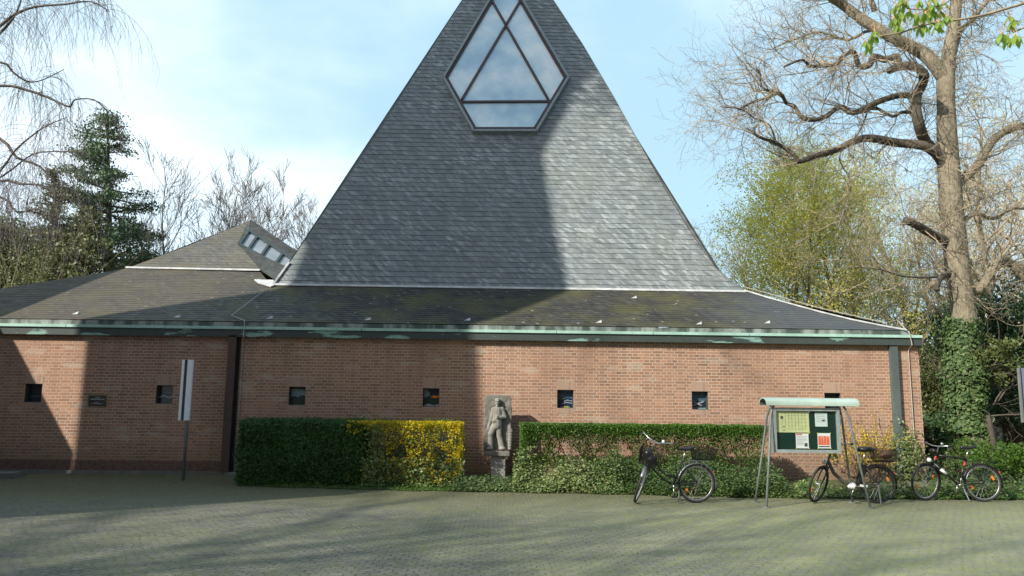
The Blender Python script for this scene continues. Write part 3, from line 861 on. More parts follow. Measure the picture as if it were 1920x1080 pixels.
# second sign at the right frame edge
Yq = 15.0
a = hitY(1908, 690, Yq)
s2 = thing('signpost', (a.x+.35, Yq, 0), 'tall narrow dark purple and white sign panel cut by the right frame edge', 'sign')
zb = hitY(1912, 792, Yq).z
mb = MB(); mb.box((a.x, Yq-.03, zb), (a.x+.025, Yq+.03, a.z), 2); mb.box((a.x+.0255, Yq-.027, zb+.003), (a.x+.05, Yq+.03, a.z-.003), 1); mb.box((a.x+.0505, Yq-.03, zb), (a.x+.13, Yq+.03, a.z), 3); mb.box((a.x+.131, Yq-.027, zb+.003), (a.x+.7, Yq+.03, a.z-.003), 1)
mb.build('sign_board', [M['sign_w'], M['sign_p'], M['steel_post'], plain('lavender_panel', (.20, .20, .30), .4, var=.05)], s2)
mb = MB(); mb.tube([(a.x+.4, Yq+.06, 0), (a.x+.4, Yq+.06, a.z-.1)], .035, 8); mb.build('pole', M['steel_post'], s2)

# ------------------------------------------------------------------ statue
SY = 17.25
def st(u, v, y=0.0):   # u, v: centimetres from the slab's lower left corner
    return Vector((SX+u/100, SY-y, SZ+v/100))
a = hitY(906, 845, SY); b = hitY(961, 741, SY); SX = a.x; SZ = a.z
SWd = (b.x-a.x)*100; SHt = (b.z-a.z)*100
gzz = gz(SX, SY)
sta = thing('relief_statue', (SX+SWd/200, SY, gzz), 'weathered stone slab carved with a walking man, on a pedestal by the wall', 'statue')
mb = MB()
out = [(1, 0), (0, 30), (1.5, 70), (1, 100), (3, SHt-3), (9, SHt-.5), (30, SHt), (SWd-9, SHt-1), (SWd-3, SHt-6), (SWd-1.5, SHt-25), (SWd-2, 55), (SWd, 40), (SWd-1, 18), (SWd-4, 2)]
bm_o = [st(u, v) for u, v in out]
mb.prism(bm_o, (0, .14, 0))
slab = mb.build('slab', M['stone'], sta)
md = slab.modifiers.new('rm', 'REMESH'); md.mode = 'VOXEL'; md.voxel_size = .014
md = slab.modifiers.new('sm', 'SMOOTH'); md.iterations = 3
tx = bpy.data.textures.new('rough_stone', 'CLOUDS'); tx.noise_scale = .12
md = slab.modifiers.new('dp', 'DISPLACE'); md.texture = tx; md.strength = .03; md.mid_level = .5
mb = MB()
def caps(p, q, r0_, r1_, n_=5):
    p = Vector(p); q = Vector(q)
    for i in range(n_+1):
        t = i/n_; rr = r0_+(r1_-r0_)*t; mb.blob(p+(q-p)*t, (rr, rr*.8, rr), 10)
k = SHt/132.0
def F(u, v, y): return st(u, v*k, y)
# zoomed photograph read in cm: head, jacket, arms, trousers, boots
mb.blob(F(28.5, 113.5, .075), (.052, .055, .070), 14)            # head
mb.blob(F(28.5, 121, .065), (.062, .058, .034), 12)              # cap
mb.blob(F(28.3, 117.5, .115), (.055, .03, .012), 10)             # brim
mb.blob(F(28.3, 112.5, .128), (.010, .016, .020), 8)             # nose
mb.blob(F(28.3, 107.5, .112), (.020, .014, .008), 8); mb.blob(F(28.3, 105, .10), (.026, .022, .016), 8)
mb.blob(F(25.8, 115.2, .118), (.010, .008, .006), 6); mb.blob(F(31, 115.2, .118), (.010, .008, .006), 6)
mb.blob(F(23.2, 113, .07), (.010, .016, .020), 6); mb.blob(F(33.8, 113, .07), (.010, .016, .020), 6)
caps(F(28.5, 106, .05), F(29, 98, .05), .036, .05, 3)
caps(F(22, 97, .045), F(38, 97, .045), .065, .065, 5)            # shoulders
caps(F(29.5, 95, .05), F(29, 75, .06), .10, .098, 5)
caps(F(29, 75, .06), F(28, 60, .055), .10, .108, 4)              # jacket skirt
caps(F(20.5, 96, .05), F(15.5, 74, .055), .052, .044, 5); caps(F(15.5, 74, .055), F(11, 58, .065), .042, .034, 5)
mb.blob(F(9.8, 54, .075), (.034, .03, .045), 10)
for i in range(4): caps(F(7.6+i*1.7, 53, .085), F(8.6+i*1.5, 49.0, .09), .0095, .009, 2)
caps(F(12.6, 55, .09), F(12.2, 51.5, .10), .011, .009, 2)
caps(F(39, 96, .05), F(44.5, 80, .065), .054, .048, 5); caps(F(44.5, 80, .065), F(31.5, 78.5, .125), .046, .034, 5)
mb.blob(F(28.5, 80, .14), (.034, .026, .035), 10)
for i in range(4): caps(F(26.5, 77.5+i*1.8, .155), F(29.0, 77.2+i*1.8, .168), .0095, .009, 2)
caps(F(23.5, 100, .10), F(22.5, 76, .125), .012, .012, 5)         # bag strap
mb.blob(F(22.5, 71, .115), (.06, .035, .05), 10)                  # satchel
caps(F(24, 60, .06), F(15.5, 40, .085), .074, .064, 6); caps(F(15.5, 40, .085), F(15.5, 12, .06), .056, .058, 6)
caps(F(32, 59, .05), F(33.5, 36, .055), .072, .064, 6); caps(F(33.5, 36, .055), F(38.5, 11, .05), .06, .066, 6)
mb.blob(F(14.5, 5.5, .09), (.075, .08, .04), 10); mb.blob(F(40.5, 5.5, .085), (.08, .075, .04), 10)
caps(F(56, 6, .02), F(57, 45, .03), .045, .06, 6); caps(F(57, 45, .03), F(55, 58, .01), .06, .03, 3)
fig = mb.build('carved_figure', M['fig_stone'], sta, smooth=True)
md = fig.modifiers.new('rm', 'REMESH'); md.mode = 'VOXEL'; md.voxel_size = .0085; md.use_smooth_shade = True
md = fig.modifiers.new('sm', 'SMOOTH'); md.iterations = 1; md.factor = .5
mb = MB(); mb.box((SX+.01, SY-.20, SZ-.10), (SX+SWd/100-.05, SY+.16, SZ))
bs = mb.build('base_block', M['stone'], sta)
md = bs.modifiers.new('bv', 'BEVEL'); md.width = .012; md.segments = 2
mb = MB(); mb.box((SX+.17, SY-.13, gzz-.02), (SX+.47, SY+.12, SZ-.10)); ped = mb.build('pedestal', M['conc'], sta)
md = ped.modifiers.new('bv', 'BEVEL'); md.width = .01; md.segments = 2

# ------------------------------------------------------------------ notice board with canopy
YF, YR = 14.72, 15.15
fl = hitG(1437, 952); fr_ = hitG(1632, 953); bl_ = hitG(1416, 942); br_ = hitG(1599, 943)
nb = thing('notice_board', ((fl.x+fr_.x)/2, (fl.y+bl_.y)/2, 0), 'glazed notice board on splayed steel legs under a pale green curved canopy', 'notice board')
YC = (fl.y+bl_.y)/2
rzc = hitY(1514, 757, YC-.2).z
cxl = hitY(1430, 757, YC).x; cxr = hitY(1602, 757, YC).x
mb = MB(); half = .20; rise = .085; n_ = 12
def arc(t, o=0.0): return (YC-math.cos(PI*t)*half*(1-o*.1), rzc+math.sin(PI*t)**.8*(rise+.02)*1.0-o*.02)
for i in range(n_):
    t0, t1 = i/n_, (i+1)/n_
    (a0, z0_), (a1, z1_) = arc(t0), arc(t1)
    mb.face([(cxl, a0, z0_), (cxr, a0, z0_), (cxr, a1, z1_), (cxl, a1, z1_)], 0)
    (c0, w0), (c1, w1) = arc(t0, 1), arc(t1, 1)
    mb.face([(cxl, c0, w0), (cxl, c1, w1), (cxr, c1, w1), (cxr, c0, w0)], 1)
    for X in (cxl, cxr): mb.face([(X, a0, z0_), (X, a1, z1_), (X, c1, w1), (X, c0, w0)], 0)
mb.box((cxl, YC-half-.004, rzc-.035), (cxr, YC-half+.012, rzc+.005), 0); mb.box((cxl, YC+half-.012, rzc-.035), (cxr, YC+half+.004, rzc+.005), 0)
mb.build('canopy', [M['roof_g'], M['roof_in']], nb, smooth=False)
for foot, tx_ in ((fl, 1450), (fr_, 1582), (bl_, 1445), (br_, 1572)):
    tp = hitY(tx_, 764, YC+(-.10 if foot in (fl, fr_) else .10))
    tp.z = rzc-.01
    sgn = 1 if foot in (fr_, br_) else -1
    pts = [foot, foot+(tp-foot)*.5+Vector((sgn*.012, 0, 0)), foot+(tp-foot)*.85+Vector((sgn*.03, 0, 0)), foot+(tp-foot)*.95+Vector((sgn*.015, 0, 0)), tp+Vector((-sgn*.05, 0, .04))]
    mb = MB(); mb.tube(pts, .021, 8); mb.tube([foot+Vector((0, 0, .001)), foot+Vector((0, 0, .012))], .075, 12)
    mb.build('leg', M['steel_post'], nb, smooth=True)
mb = MB(); mb.bar((cxl+.15, YC, rzc-.005), (cxr-.15, YC, rzc-.005), .04, .04); mb.build('roof_beam', M['rust'], nb)
a = hitY(1449, 764, YC-.13); b = hitY(1578, 850, YC-.13)
x0, x1, z1, z0 = a.x, b.x, a.z, b.z
mb = MB(); yk = YC-.13; t = .055
mb.box((x0, yk, z0), (x1, yk+.14, z0+t)); mb.box((x0, yk, z1-t), (x1, yk+.14, z1)); mb.box((x0, yk+.001, z0+t), (x0+t, yk+.14, z1-t)); mb.box((x1-t, yk+.001, z0+t), (x1, yk+.14, z1-t))
mb.box((x0+.004, yk+.141, z0+.004), (x1-.004, yk+.15, z1-.004)); mb.box((x1, yk+.02, z1-.30), (x1+.03, yk+.05, z1-.12))
cs = mb.build('display_case', M['case'], nb)
mb = MB(); mb.box((x0+t, yk+.05, z0+t), (x1-t, yk+.06, z1-t)); mb.build('pin_board', M['felt'], cs)
ix0, ix1, iz0, iz1 = x0+t, x1-t, z0+t, z1-t
def Q(u0, u1, v0, v1, y, m): mb.box((ix0+(ix1-ix0)*u0, yk+y, iz0+(iz1-iz0)*v0), (ix0+(ix1-ix0)*u1, yk+y+.001, iz0+(iz1-iz0)*v1), m)
mb = MB(); Q(0.01, .555, .44, .985, .047, 0); Q(.085, .13, .79, .86, .0455, 1); Q(.12, .15, .575, .60, .0455, 1); Q(.12, .15, .485, .505, .0455, 1)
for i in range(9): Q(.05+.055*i, .054+.055*i, .50, .95, .0460, 2)
for i in range(5): Q(.18, .52, .52+.09*i, .523+.09*i, .0458, 2)
Q(.535, .565, .435, .46, .045, 3); Q(.54, .575, .95, .99, .045, 4)
mb.build('map_sheet', [M['map'], M['ink'], M['shrub'], M['magnet'], M['paper']], cs)
mb = MB(); Q(.325, .535, .035, .415, .047, 0); Q(.335, .43, .375, .405, .0455, 1); Q(.465, .515, .08, .17, .0455, 2)
for i in range(7): Q(.34, .51 if i < 4 else .45, .33-i*.035, .337-i*.035, .0456, 2)
for u, v in ((.318, .40), (.525, .40), (.318, .025), (.525, .025)): Q(u, u+.022, v, v+.025, .045, 3)
mb.build('white_poster', [M['paper'], M['redink'], M['ink'], M['magnet']], cs)
mb = MB(); Q(.685, .895, .04, .43, .047, 0); Q(.69, .885, .12, .36, .0464, 4)
for i, u in enumerate((.705, .745, .79, .835)):
    Q(u, u+.032, .125, .30-.02*(i % 2), .0455, 1); mb.blob((ix0+(ix1-ix0)*(u+.016), yk+.0455, iz0+(iz1-iz0)*(.33-.02*(i % 2))), (.014, .001, .017), 8, 1)
Q(.70, .88, .07, .10, .0455, 2)
for u, v in ((.678, .415), (.885, .415), (.678, .03), (.885, .03)): Q(u, u+.022, v, v+.025, .045, 3)
mb.build('red_poster', [M['paper'], M['redink'], M['ink'], M['magnet'], M['pinkink']], cs)
mb = MB(); Q(.655, .86, .60, .955, .047, 0)
for i in range(5): Q(.675, .82, .90-i*.045, .905-i*.045, .0455, 1)
Q(.77, .82, .74, .78, .0455, 1)
mb.build('grey_notice', [M['paper_g'], M['ink']], cs)
def pane_mat():
    m = NM('clear_pane'); gl = m.n('ShaderNodeBsdfGlossy', {'Roughness': .03}); tr = m.n('ShaderNodeBsdfTransparent', {'Color': (.93, .96, .95, 1)})
    mx = m.n('ShaderNodeMixShader', {0: .07})
    m.l(tr.outputs[0], mx.inputs[1]); m.l(gl.outputs[0], mx.inputs[2]); m.l(mx.outputs[0], m.out.inputs['Surface'])
    return m.mat
mb = MB(); mb.face([(x0+t, yk+.012, z0+t), (x1-t, yk+.012, z0+t), (x1-t, yk+.012, z1-t), (x0+t, yk+.012, z1-t)]); mb.build('glass', pane_mat(), cs)

# ------------------------------------------------------------------ bicycles (local: x forward, z up, origin at rear contact)
def bicycle(rear, front, label, kind, group='bicycles parked in front of the church'):
    rear = Vector(rear); d = Vector(front)-rear; d.z = 0; wb = d.length
    yaw = math.atan2(d.y, d.x)
    t = thing('bicycle', rear, label, 'bicycle', group)
    lean = {'city': -3, 'ebike': -3, 'trek': 3}[kind]
    T = Matrix.Translation(rear) @ Matrix.Rotation(yaw, 4, 'Z') @ Matrix.Rotation(R(lean), 4, 'X')
    Rw = .345
    def mk(): m = MB(); m.T = T; return m
    steer = {'city': R(66), 'ebike': R(43), 'trek': R(25)}[kind]
    fx = wb; hz_ = Rw
    ht = Vector((fx-.27, 0, .88)); hb = Vector((fx-.19, 0, .66))          # head tube
    ax = (ht-hb).normalized()
    Rs = Matrix.Translation(hb) @ Matrix.Rotation(steer, 4, ax) @ Matrix.Translation(-hb)
    def S_(p): return Rs @ Vector(p)
    def wheel(c, a, par, rimmat, spokes=24, nm='wheel'):
        c = Vector(c); a = a.normalized(); e1 = a.cross(Vector((0, 0, 1))).normalized(); e2 = a.cross(e1)
        root = mk()
        n_ = 40; ring = [c+(e1*math.cos(2*PI*i/n_)+e2*math.sin(2*PI*i/n_))*(Rw-.02) for i in range(n_)]
        root.tube(ring, .021, 8, closed=True); w = root.build(nm, M['tyre'], par, smooth=True)
        r_ = mk(); ring = [c+(e1*math.cos(2*PI*i/n_)+e2*math.sin(2*PI*i/n_))*(Rw-.047) for i in range(n_)]
        r_.tube(ring, .013, 6, closed=True); r_.build('rim', rimmat, w, smooth=True)
        s_ = mk()
        for i in range(spokes):
            th = 2*PI*i/spokes; q = c+(e1*math.cos(th)+e2*math.sin(th))*(Rw-.055)
            th2 = th+(.9 if i % 2 else -.9); p = c+(e1*math.cos(th2)+e2*math.sin(th2))*.025+a*(.028 if i % 4 < 2 else -.028)
            s_.tube([p, q], .0016, 3, cap=False)
        s_.tube([c-a*.045, c+a*.045], .022 if nm == 'wheel' else .04, 10); s_.build('spokes', M['chrome'], w)
        for th in ((.4, 3.6) if kind != 'city' else (.55,)):
            rf = mk()
            q = c+(e1*math.cos(th)+e2*math.sin(th))*(Rw*.62)
            u_ = (e1*math.cos(th)+e2*math.sin(th)); v_ = a.cross(u_)
            rf.obox(q, u_*.018, v_*.042, a*.006)
            rf.build('reflector', M['orange'], w)
        return w
    rimm = M['alu'] if kind != 'ebike' else M['black']
    wheel((0, 0, Rw), Vector((0, 1, 0)), t, rimm)
    fa = Rs.to_3x3() @ Vector((0, 1, 0))
    fc = S_((fx, 0, Rw)); 
    dz = Rw-fc.z
    wheel((fc.x, fc.y, fc.z+dz*.8), fa, t, rimm)
    fc = Vector((fc.x, fc.y, fc.z+dz*.8))
    # fork
    m = mk(); cr_ = S_(hb-ax*.01)
    for s in (-1, 1):
        m.tube([cr_+fa*.045*s, cr_+fa*.05*s+(fc-cr_)*.5, fc+fa*.05*s], [.014, .013, .009], 7)
    m.tube([cr_-fa*.055, cr_+fa*.055], .017, 8)
    m.build('fork', M['black'] if kind != 'city' else M['green_fr'], t, smooth=True)
    fm = {'city': M['green_fr'], 'ebike': M['frame_brown'], 'trek': M['black']}[kind]
    bb = Vector((.44, 0, .30)); stp = Vector((.26, 0, .74 if kind != 'trek' else .80)); rc = Vector((0, 0, Rw))
    seat = Vector((.20, 0, .93 if kind != 'trek' else .97))
    m = mk()
    m.tube([hb-ax*.03, ht], .02, 8)
    m.tube([bb, stp], .016, 8)
    if kind == 'city':
        m.tube([hb+ax*.02, Vector((.62, 0, .42)), bb+Vector((.03, 0, .04))], .019, 8)
        m.tube([ht-ax*.03, Vector((.66, 0, .56)), Vector((.50, 0, .46)), bb+(stp-bb)*.35], .014, 8)
    elif kind == 'ebike':
        m.tube([hb+ax*.10, hb+ax*.04+Vector((-.12, 0, -.16)), Vector((.60, 0, .36)), bb+Vector((.02, 0, .03))], [.03, .034, .032, .03], 8)
    else:
        m.tube([hb+ax*.04, bb], .021, 8); m.tube([ht-ax*.03, stp+Vector((-.0, 0, -.02))], .018, 8)
    for s in (-1, 1):
        m.tube([bb+Vector((0, .03*s, 0)), rc+Vector((0, .055*s, 0))], .0095, 6); m.tube([stp+Vector((0, .015*s, -.02)), rc+Vector((0, .055*s, 0))], .0085, 6)
    m.build('frame', fm, t, smooth=True)
    # seat post and saddle
    m = mk(); m.tube([stp, seat], .0135, 8); m.build('seat_post', M['chrome'], t, smooth=True)
    m = mk()
    L_ = .135; n_ = 9; rows = []
    for i in range(n_):
        u = i/(n_-1); xx = seat.x-.13+.28*u; wv = (.095 if kind != 'trek' else .078)*(1-u)**.75*(.9+.1*math.cos(u*6))+.018
        if i == 0: wv *= .7
        zz = seat.z+.035+.018*(1-u)**2-.012*math.sin(u*PI)
        rows.append([m.vert((xx, wv*math.cos(a_), zz+(.028 if a_ < PI else .035)*math.sin(a_)-(.0 if a_ <= PI else 0))) for a_ in [2*PI*j/10 for j in range(10)]])
    for A, B in zip(rows, rows[1:]):
        for j in range(10): m.f.append([A[j], A[(j+1) % 10], B[(j+1) % 10], B[j]]); m.m.append(0); m.uv.append(None)
    m.f.append(rows[0][::-1]); m.m.append(0); m.uv.append(None); m.f.append(rows[-1]); m.m.append(0); m.uv.append(None)
    for s in (-1, 1): m.tube([(seat.x-.08, .03*s, seat.z+.01), (seat.x+.09, .02*s, seat.z+.0)], .005, 5)
    m.build('saddle', M['saddle'], t, smooth=True)
    # handlebar
    m = mk(); st0 = ht+ax*.02; st1 = ht+ax*(.20 if kind != 'trek' else .13)
    m.tube([S_(st0), S_(st1), S_(st1+Vector((.06, 0, .02)))], .014, 8)
    hx = st1+Vector((.06, 0, .02))
    if kind == 'trek':
        hp = [(-.10, -.30, .03), (.0, -.26, .035), (.02, -.05, 0), (.02, .05, 0), (.0, .26, .035), (-.10, .30, .03)]
    else:
        hp = [(-.22, -.30, .04), (-.10, -.28, .06), (.03, -.16, .05), (.02, -.03, 0), (.02, .03, 0), (.03, .16, .05), (-.10, .28, .06), (-.22, .30, .04)]
    HP_ = [S_(hx+Vector(p)) for p in hp]
    m.tube(HP_, .0115, 7); hbp = m.build('handlebar', M['chrome'], t, smooth=True)
    for s in (0, -1):
        m = mk(); e = HP_[s]; f_ = HP_[1 if s == 0 else -2]; m.tube([e, e+(f_-e)*.95], .017, 8)
        m.build('grip', M['black'], hbp, smooth=True)
        m = mk(); m.tube([f_+Vector((0, 0, -.01)), f_+(e-f_)*.3+Vector((.03, 0, -.04)), e+Vector((.02, 0, -.045))], .005, 5)
        m.build('brake_lever', M['chrome'], hbp)
    m = mk()
    for s in (1, -2):
        f_ = HP_[s]; pv = None
        m.tube([f_, f_*.5+S_(hx+Vector((.14, 0, -.05)))*.5, S_(hx+Vector((.10, 0, -.16))), S_(hb+Vector((.03, .02, .1)))], .0032, 4)
    m.build('cables', M['black'], t)
    m = mk(); m.blob(S_(hx+Vector((-.02, .12, .055))), .03, 10); m.build('bell', M['chrome'] if kind != 'city' else M['plast_w'], hbp, smooth=True)
    # headlight
    m = mk(); hl = S_(hb+Vector((.10, 0, .10))); dr = Rs.to_3x3() @ Vector((1, 0, 0))
    m.blob(hl, (.045, .038, .042), 12); m.build('headlight', M['plast_w'] if kind == 'trek' else M['chrome'], t, smooth=True)
    # mudguards
    def guard(c, e1, a0, a1, mat, nm, wd=.028, UZ=Vector((0, 0, 1))):
        m = mk(); n_ = 16; a_ = Vector(e1).cross(UZ).normalized(); prev = None
        for i in range(n_+1):
            th = a0+(a1-a0)*i/n_; ct = Vector(c)+(Vector(e1)*math.cos(th)+UZ*math.sin(th))*(Rw+.018)
            ct2 = Vector(c)+(Vector(e1)*math.cos(th)+UZ*math.sin(th))*(Rw+.006)
            row = [m.vert(ct2-a_*wd), m.vert(ct-a_*wd*.5), m.vert(ct+a_*wd*.5), m.vert(ct2+a_*wd)]
            if prev:
                for j in range(3): m.f.append([prev[j], prev[j+1], row[j+1], row[j]]); m.m.append(0); m.uv.append(None)
            prev = row
        ob = m.build(nm, mat, t, smooth=True); md = ob.modifiers.new('so', 'SOLIDIFY'); md.thickness = .003
        m = mk()
        for s in (-1, 1):
            th = a1-.25; q = Vector(c)+(Vector(e1)*math.cos(th)+UZ*math.sin(th))*(Rw+.01)
            m.tube([Vector(c)+a_*.05*s, q+a_*.028*s], .0028, 4)
        m.build('mudguard_stay', M['chrome'], ob)
    e1f = Rs.to_3x3() @ Vector((1, 0, 0)); e2f = Rs.to_3x3() @ Vector((0, 0, 1))
    gm = {'city': M['alu'], 'ebike': M['black'], 'trek': M['black']}[kind]
    guard((0, 0, Rw), (1, 0, 0), R(10), R(195), gm, 'mudguard')
    if kind != 'ebike': guard(fc, e1f, R(60) if kind == 'trek' else R(40), R(205), M['black'] if kind == 'trek' else gm, 'mudguard', UZ=e2f)
    # rack
    rkz = .755
    m = mk()
    for s in (-1, 1):
        m.tube([(.16, .05*s, rkz-.01), (-.30, .055*s, rkz), (-.33, .0, rkz)], .0055, 5); m.tube([(0, .06*s, Rw), (-.10, .055*s, rkz)], .005, 5); m.tube([(0, .06*s, Rw), (-.22, .055*s, rkz)], .005, 5)
    for xx in (.05, -.06, -.17, -.28): m.tube([(xx, -.053, rkz), (xx, .053, rkz)], .0045, 4)
    m.tube([(.16, .05, rkz-.01), stp+Vector((0, 0, -.05))], .005, 5)
    m.build('rear_rack', M['black'] if kind != 'city' else M['chrome'], t)
    # rear lamp
    m = mk(); m.blob((-.325, 0, .545), (.014, .026, .022), 8); m.build('rear_light', M['red'], t, smooth=True)
    # crank, chainguard, pedals
    m = mk(); cr1 = .17; ang = {'city': R(-84), 'ebike': R(-60), 'trek': R(100)}[kind]
    for s in (-1, 1):
        e = bb+Vector((math.cos(ang)*cr1*s, .08*s, math.sin(ang)*cr1*s)); m.tube([bb+Vector((0, .055*s, 0)), e], .010, 6)
    m.tube([bb-Vector((0, .07, 0)), bb+Vector((0, .07, 0))], .02, 10); ck = m.build('crank', M['chrome'], t, smooth=True)
    for s in (-1, 1):
        e = bb+Vector((math.cos(ang)*cr1*s, .13*s, math.sin(ang)*cr1*s)); m = mk(); m.obox(e, (.045, 0, 0), (0, .042, 0), (0, 0, .012)); m.build('pedal', M['black'], ck)
    m = mk(); n_ = 24
    for s in (1, -1):
        m.tube([bb+Vector((math.cos(2*PI*i/n_)*.09, .048*s, math.sin(2*PI*i/n_)*.09)) for i in range(n_)], .004, 4, closed=True) if s == 1 else None
    m.bar(bb+Vector((-.02, .05, .055)), rc+Vector((0, .05, .05)), .022 if kind == 'city' else .016, .012, (0, 1, 0)); m.bar(bb+Vector((-.02, .05, -.07)), rc+Vector((0, .05, -.04)), .012, .008, (0, 1, 0))
    m.build('chain_guard', M['black'], t)
    if kind == 'ebike':
        m = mk(); m.blob(bb+Vector((.03, -.0, .01)), (.085, .07, .062), 14); m.build('motor', M['plast_w'], t, smooth=True)
        m = mk(); m.obox(Vector((.29, 0, .50)), (.055, 0, 0), (0, .04, 0), (-.05, 0, .20)); bt_ = m.build('battery', M['black'], t); md = bt_.modifiers.new('bv', 'BEVEL'); md.width = .02; md.segments = 3
        m = mk(); m.bar(bb+Vector((-.08, .085, .03)), bb+Vector((-.22, .085, .02)), .04, .012, (0, 1, 0)); m.build('chain_cover', M['plast_w'], t)
    # stand
    m = mk()
    if kind == 'city':
        for s in (-1, 1): m.tube([bb+Vector((-.10, .03*s, -.05)), bb+Vector((-.13+.05*s, .09*s, -.295))], .011, 6)
    elif kind == 'ebike': m.tube([rc+Vector((.02, .07, .0)), (.02, .16, .03)], .011, 6)
    else: m.tube([bb+Vector((-.06, .03, -.03)), (bb.x-.10, .14, .02)], .010, 6)
    m.build('kickstand', M['alu'], t)
    # baskets: wire mesh
    def basket(o_, w0, d0, w1, d1, h, nm, mat, Mt=None, n_=9):
        m = mk(); tf = (lambda p: Mt @ Vector(p)) if Mt is not None else (lambda p: Vector(p))
        o_ = Vector(o_)
        def cor(f): 
            w = w0+(w1-w0)*f; dd = d0+(d1-d0)*f; z = h*f
            return [o_+Vector((-w/2, -dd/2, z)), o_+Vector((w/2, -dd/2, z)), o_+Vector((w/2, dd/2, z)), o_+Vector((-w/2, dd/2, z))]
        for i in range(n_):
            c = cor(i/(n_-1)); rr = .007 if i == n_-1 else .0036
            for p, q in zip(c, c[1:]+c[:1]): m.tube([tf(p), tf(q)], rr, 4, cap=False)
        c0, c1 = cor(0), cor(1)
        for e in range(4):
            k_ = 13 if e % 2 == 0 else 10
            for i in range(k_):
                f = i/k_; m.tube([tf(c0[e].lerp(c0[(e+1) % 4], f)), tf(c1[e].lerp(c1[(e+1) % 4], f))], .0036, 3, cap=False)
        for i in range(10):
            f = i/9; m.tube([tf(c0[0].lerp(c0[1], f)), tf(c0[3].lerp(c0[2], f))], .0022, 3, cap=False); m.tube([tf(c0[0].lerp(c0[3], f)), tf(c0[1].lerp(c0[2], f))], .0022, 3, cap=False)
        return m.build(nm, mat, t)
    if kind in ('city', 'ebike'):
        basket((-.13, 0, rkz+.01), .33, .24, .40, .32, .20, 'rear_basket', M['black'])
    if kind == 'city':
        basket((fx-.04, 0, .74), .24, .28, .32, .38, .28, 'front_basket', M['black'], Rs, 14)
        m = mk(); m.blob(S_((fx-.04, .03, .84)), (.11, .14, .09), 12); m.blob(S_((fx-.05, -.05, .90)), (.09, .09, .11), 12); m.build('basket_bag', M['saddle'], t, smooth=True)
    if kind == 'ebike':
        m = mk(); m.tube([(-.2, -.02, .80), (-.02, .03, 1.0)], .014, 6); m.blob((-.18, 0, .87), (.12, .1, .07), 10); m.build('basket_contents', M['rust'], t, smooth=True)
        m = mk(); m.blob((seat.x-.02, 0, seat.z+.05), (.16, .10, .045), 14); m.build('saddle_cover', M['saddle'], t, smooth=True)
    if kind == 'trek':
        m = mk(); m.tube([bb+(hb-bb)*.42+Vector((.02, 0, .05)), bb+(hb-bb)*.66+Vector((.02, 0, .05))], .028, 10); m.build('bottle', M['plast_w'], t, smooth=True)
        m = mk(); m.blob(S_(hx+Vector((.08, 0, -.09))), (.05, .10, .045), 10); m.build('handlebar_bag', M['saddle'], t, smooth=True)
        m = mk(); q = bb+(stp-bb)*.72; m.tube([q, bb+(stp-bb)*.86], .0185, 8); q2 = hb+(bb-hb)*.05; m.tube([ht-ax*.05, ht-ax*.12], .0225, 8); m.build('frame_decal', M['red'], t)
    return t
ra = hitG(1306, 943); fa_ = hitG(1196, 943)
bicycle(ra, (ra.x-1.08, ra.y-.12, 0), 'dark green step-through bicycle with front and rear wire baskets before the hedge', 'city')
ra = hitG(1646, 944); bicycle(ra, (ra.x-1.12, ra.y+.0, 0), 'electric bicycle with white motor standing behind the notice board legs', 'ebike')
ra = hitG(1846, 941); bicycle(ra, (ra.x-1.06, ra.y+.10, 0), 'black diamond frame trekking bicycle at the right church corner', 'trek')

# ------------------------------------------------------------------ vegetation helpers
def rdir(d, ang, rg):
    a = d.orthogonal().normalized(); b = d.cross(a); t = rg.random()*2*PI
    return (d*math.cos(ang)+(a*math.cos(t)+b*math.sin(t))*math.sin(ang)).normalized()
def grow(out, p, d, L_, r, lvl, rg, seg=5, wob=.18, upw=.05, kids=(4, 3, 3), spread=(.5, 1.0), taper=.45, kscale=.6, tips=None, mr=.004):
    pts = [p.copy()]; rad = [r]; d = d.normalized()
    for i in range(seg):
        d = (d+Vector((rg.gauss(0, wob), rg.gauss(0, wob), rg.gauss(0, wob)+upw))).normalized()
        p = p+d*(L_/seg); pts.append(p.copy()); rad.append(max(mr, r*(1-(1-taper)*(i+1)/seg)))
    out.append((pts, rad, lvl))
    if lvl > 0:
        for k in range(kids[-lvl] if lvl <= len(kids) else kids[0]):
            i = rg.uniform(.25, 1)*seg; j = min(int(i), seg-1); f = i-j
            q = pts[j].lerp(pts[j+1], f); dd = (pts[j+1]-pts[j]).normalized()
            grow(out, q, rdir(dd, rg.uniform(*spread), rg), L_*kscale*rg.uniform(.7, 1.2), max(mr, rad[j]*.6), lvl-1, rg, max(3, seg-1), wob, upw, kids, spread, taper, kscale, tips, mr)
    elif tips is not None: tips.append(pts[-1]); tips.append(pts[-2])
def tubes(mb, out, kfun=lambda r: 3 if r < .03 else (5 if r < .08 else 8)):
    for pts, rad, l in out: mb.tube(pts, rad, kfun(rad[0]), cap=False)
def cloud(mb, c, r, n, size, rg, m=0, shell=.5, clumps=40, cs=.25, asp=.6):
    """leaves gathered in clumps inside an ellipsoid"""
    c = Vector(c); C_ = []
    for _ in range(clumps):
        v = Vector((rg.gauss(0, 1), rg.gauss(0, 1), rg.gauss(0, 1))).normalized()*(shell+(1-shell)*rg.random())
        C_.append(Vector((v.x*r[0], v.y*r[1], v.z*r[2]))+c)
    for i in range(n):
        q = C_[i % clumps]; s = cs*max(r)
        mb.leaf(q+Vector((rg.gauss(0, s*.5), rg.gauss(0, s*.5), rg.gauss(0, s*.4))), size*rg.uniform(.6, 1.3), rg, m, asp=asp)

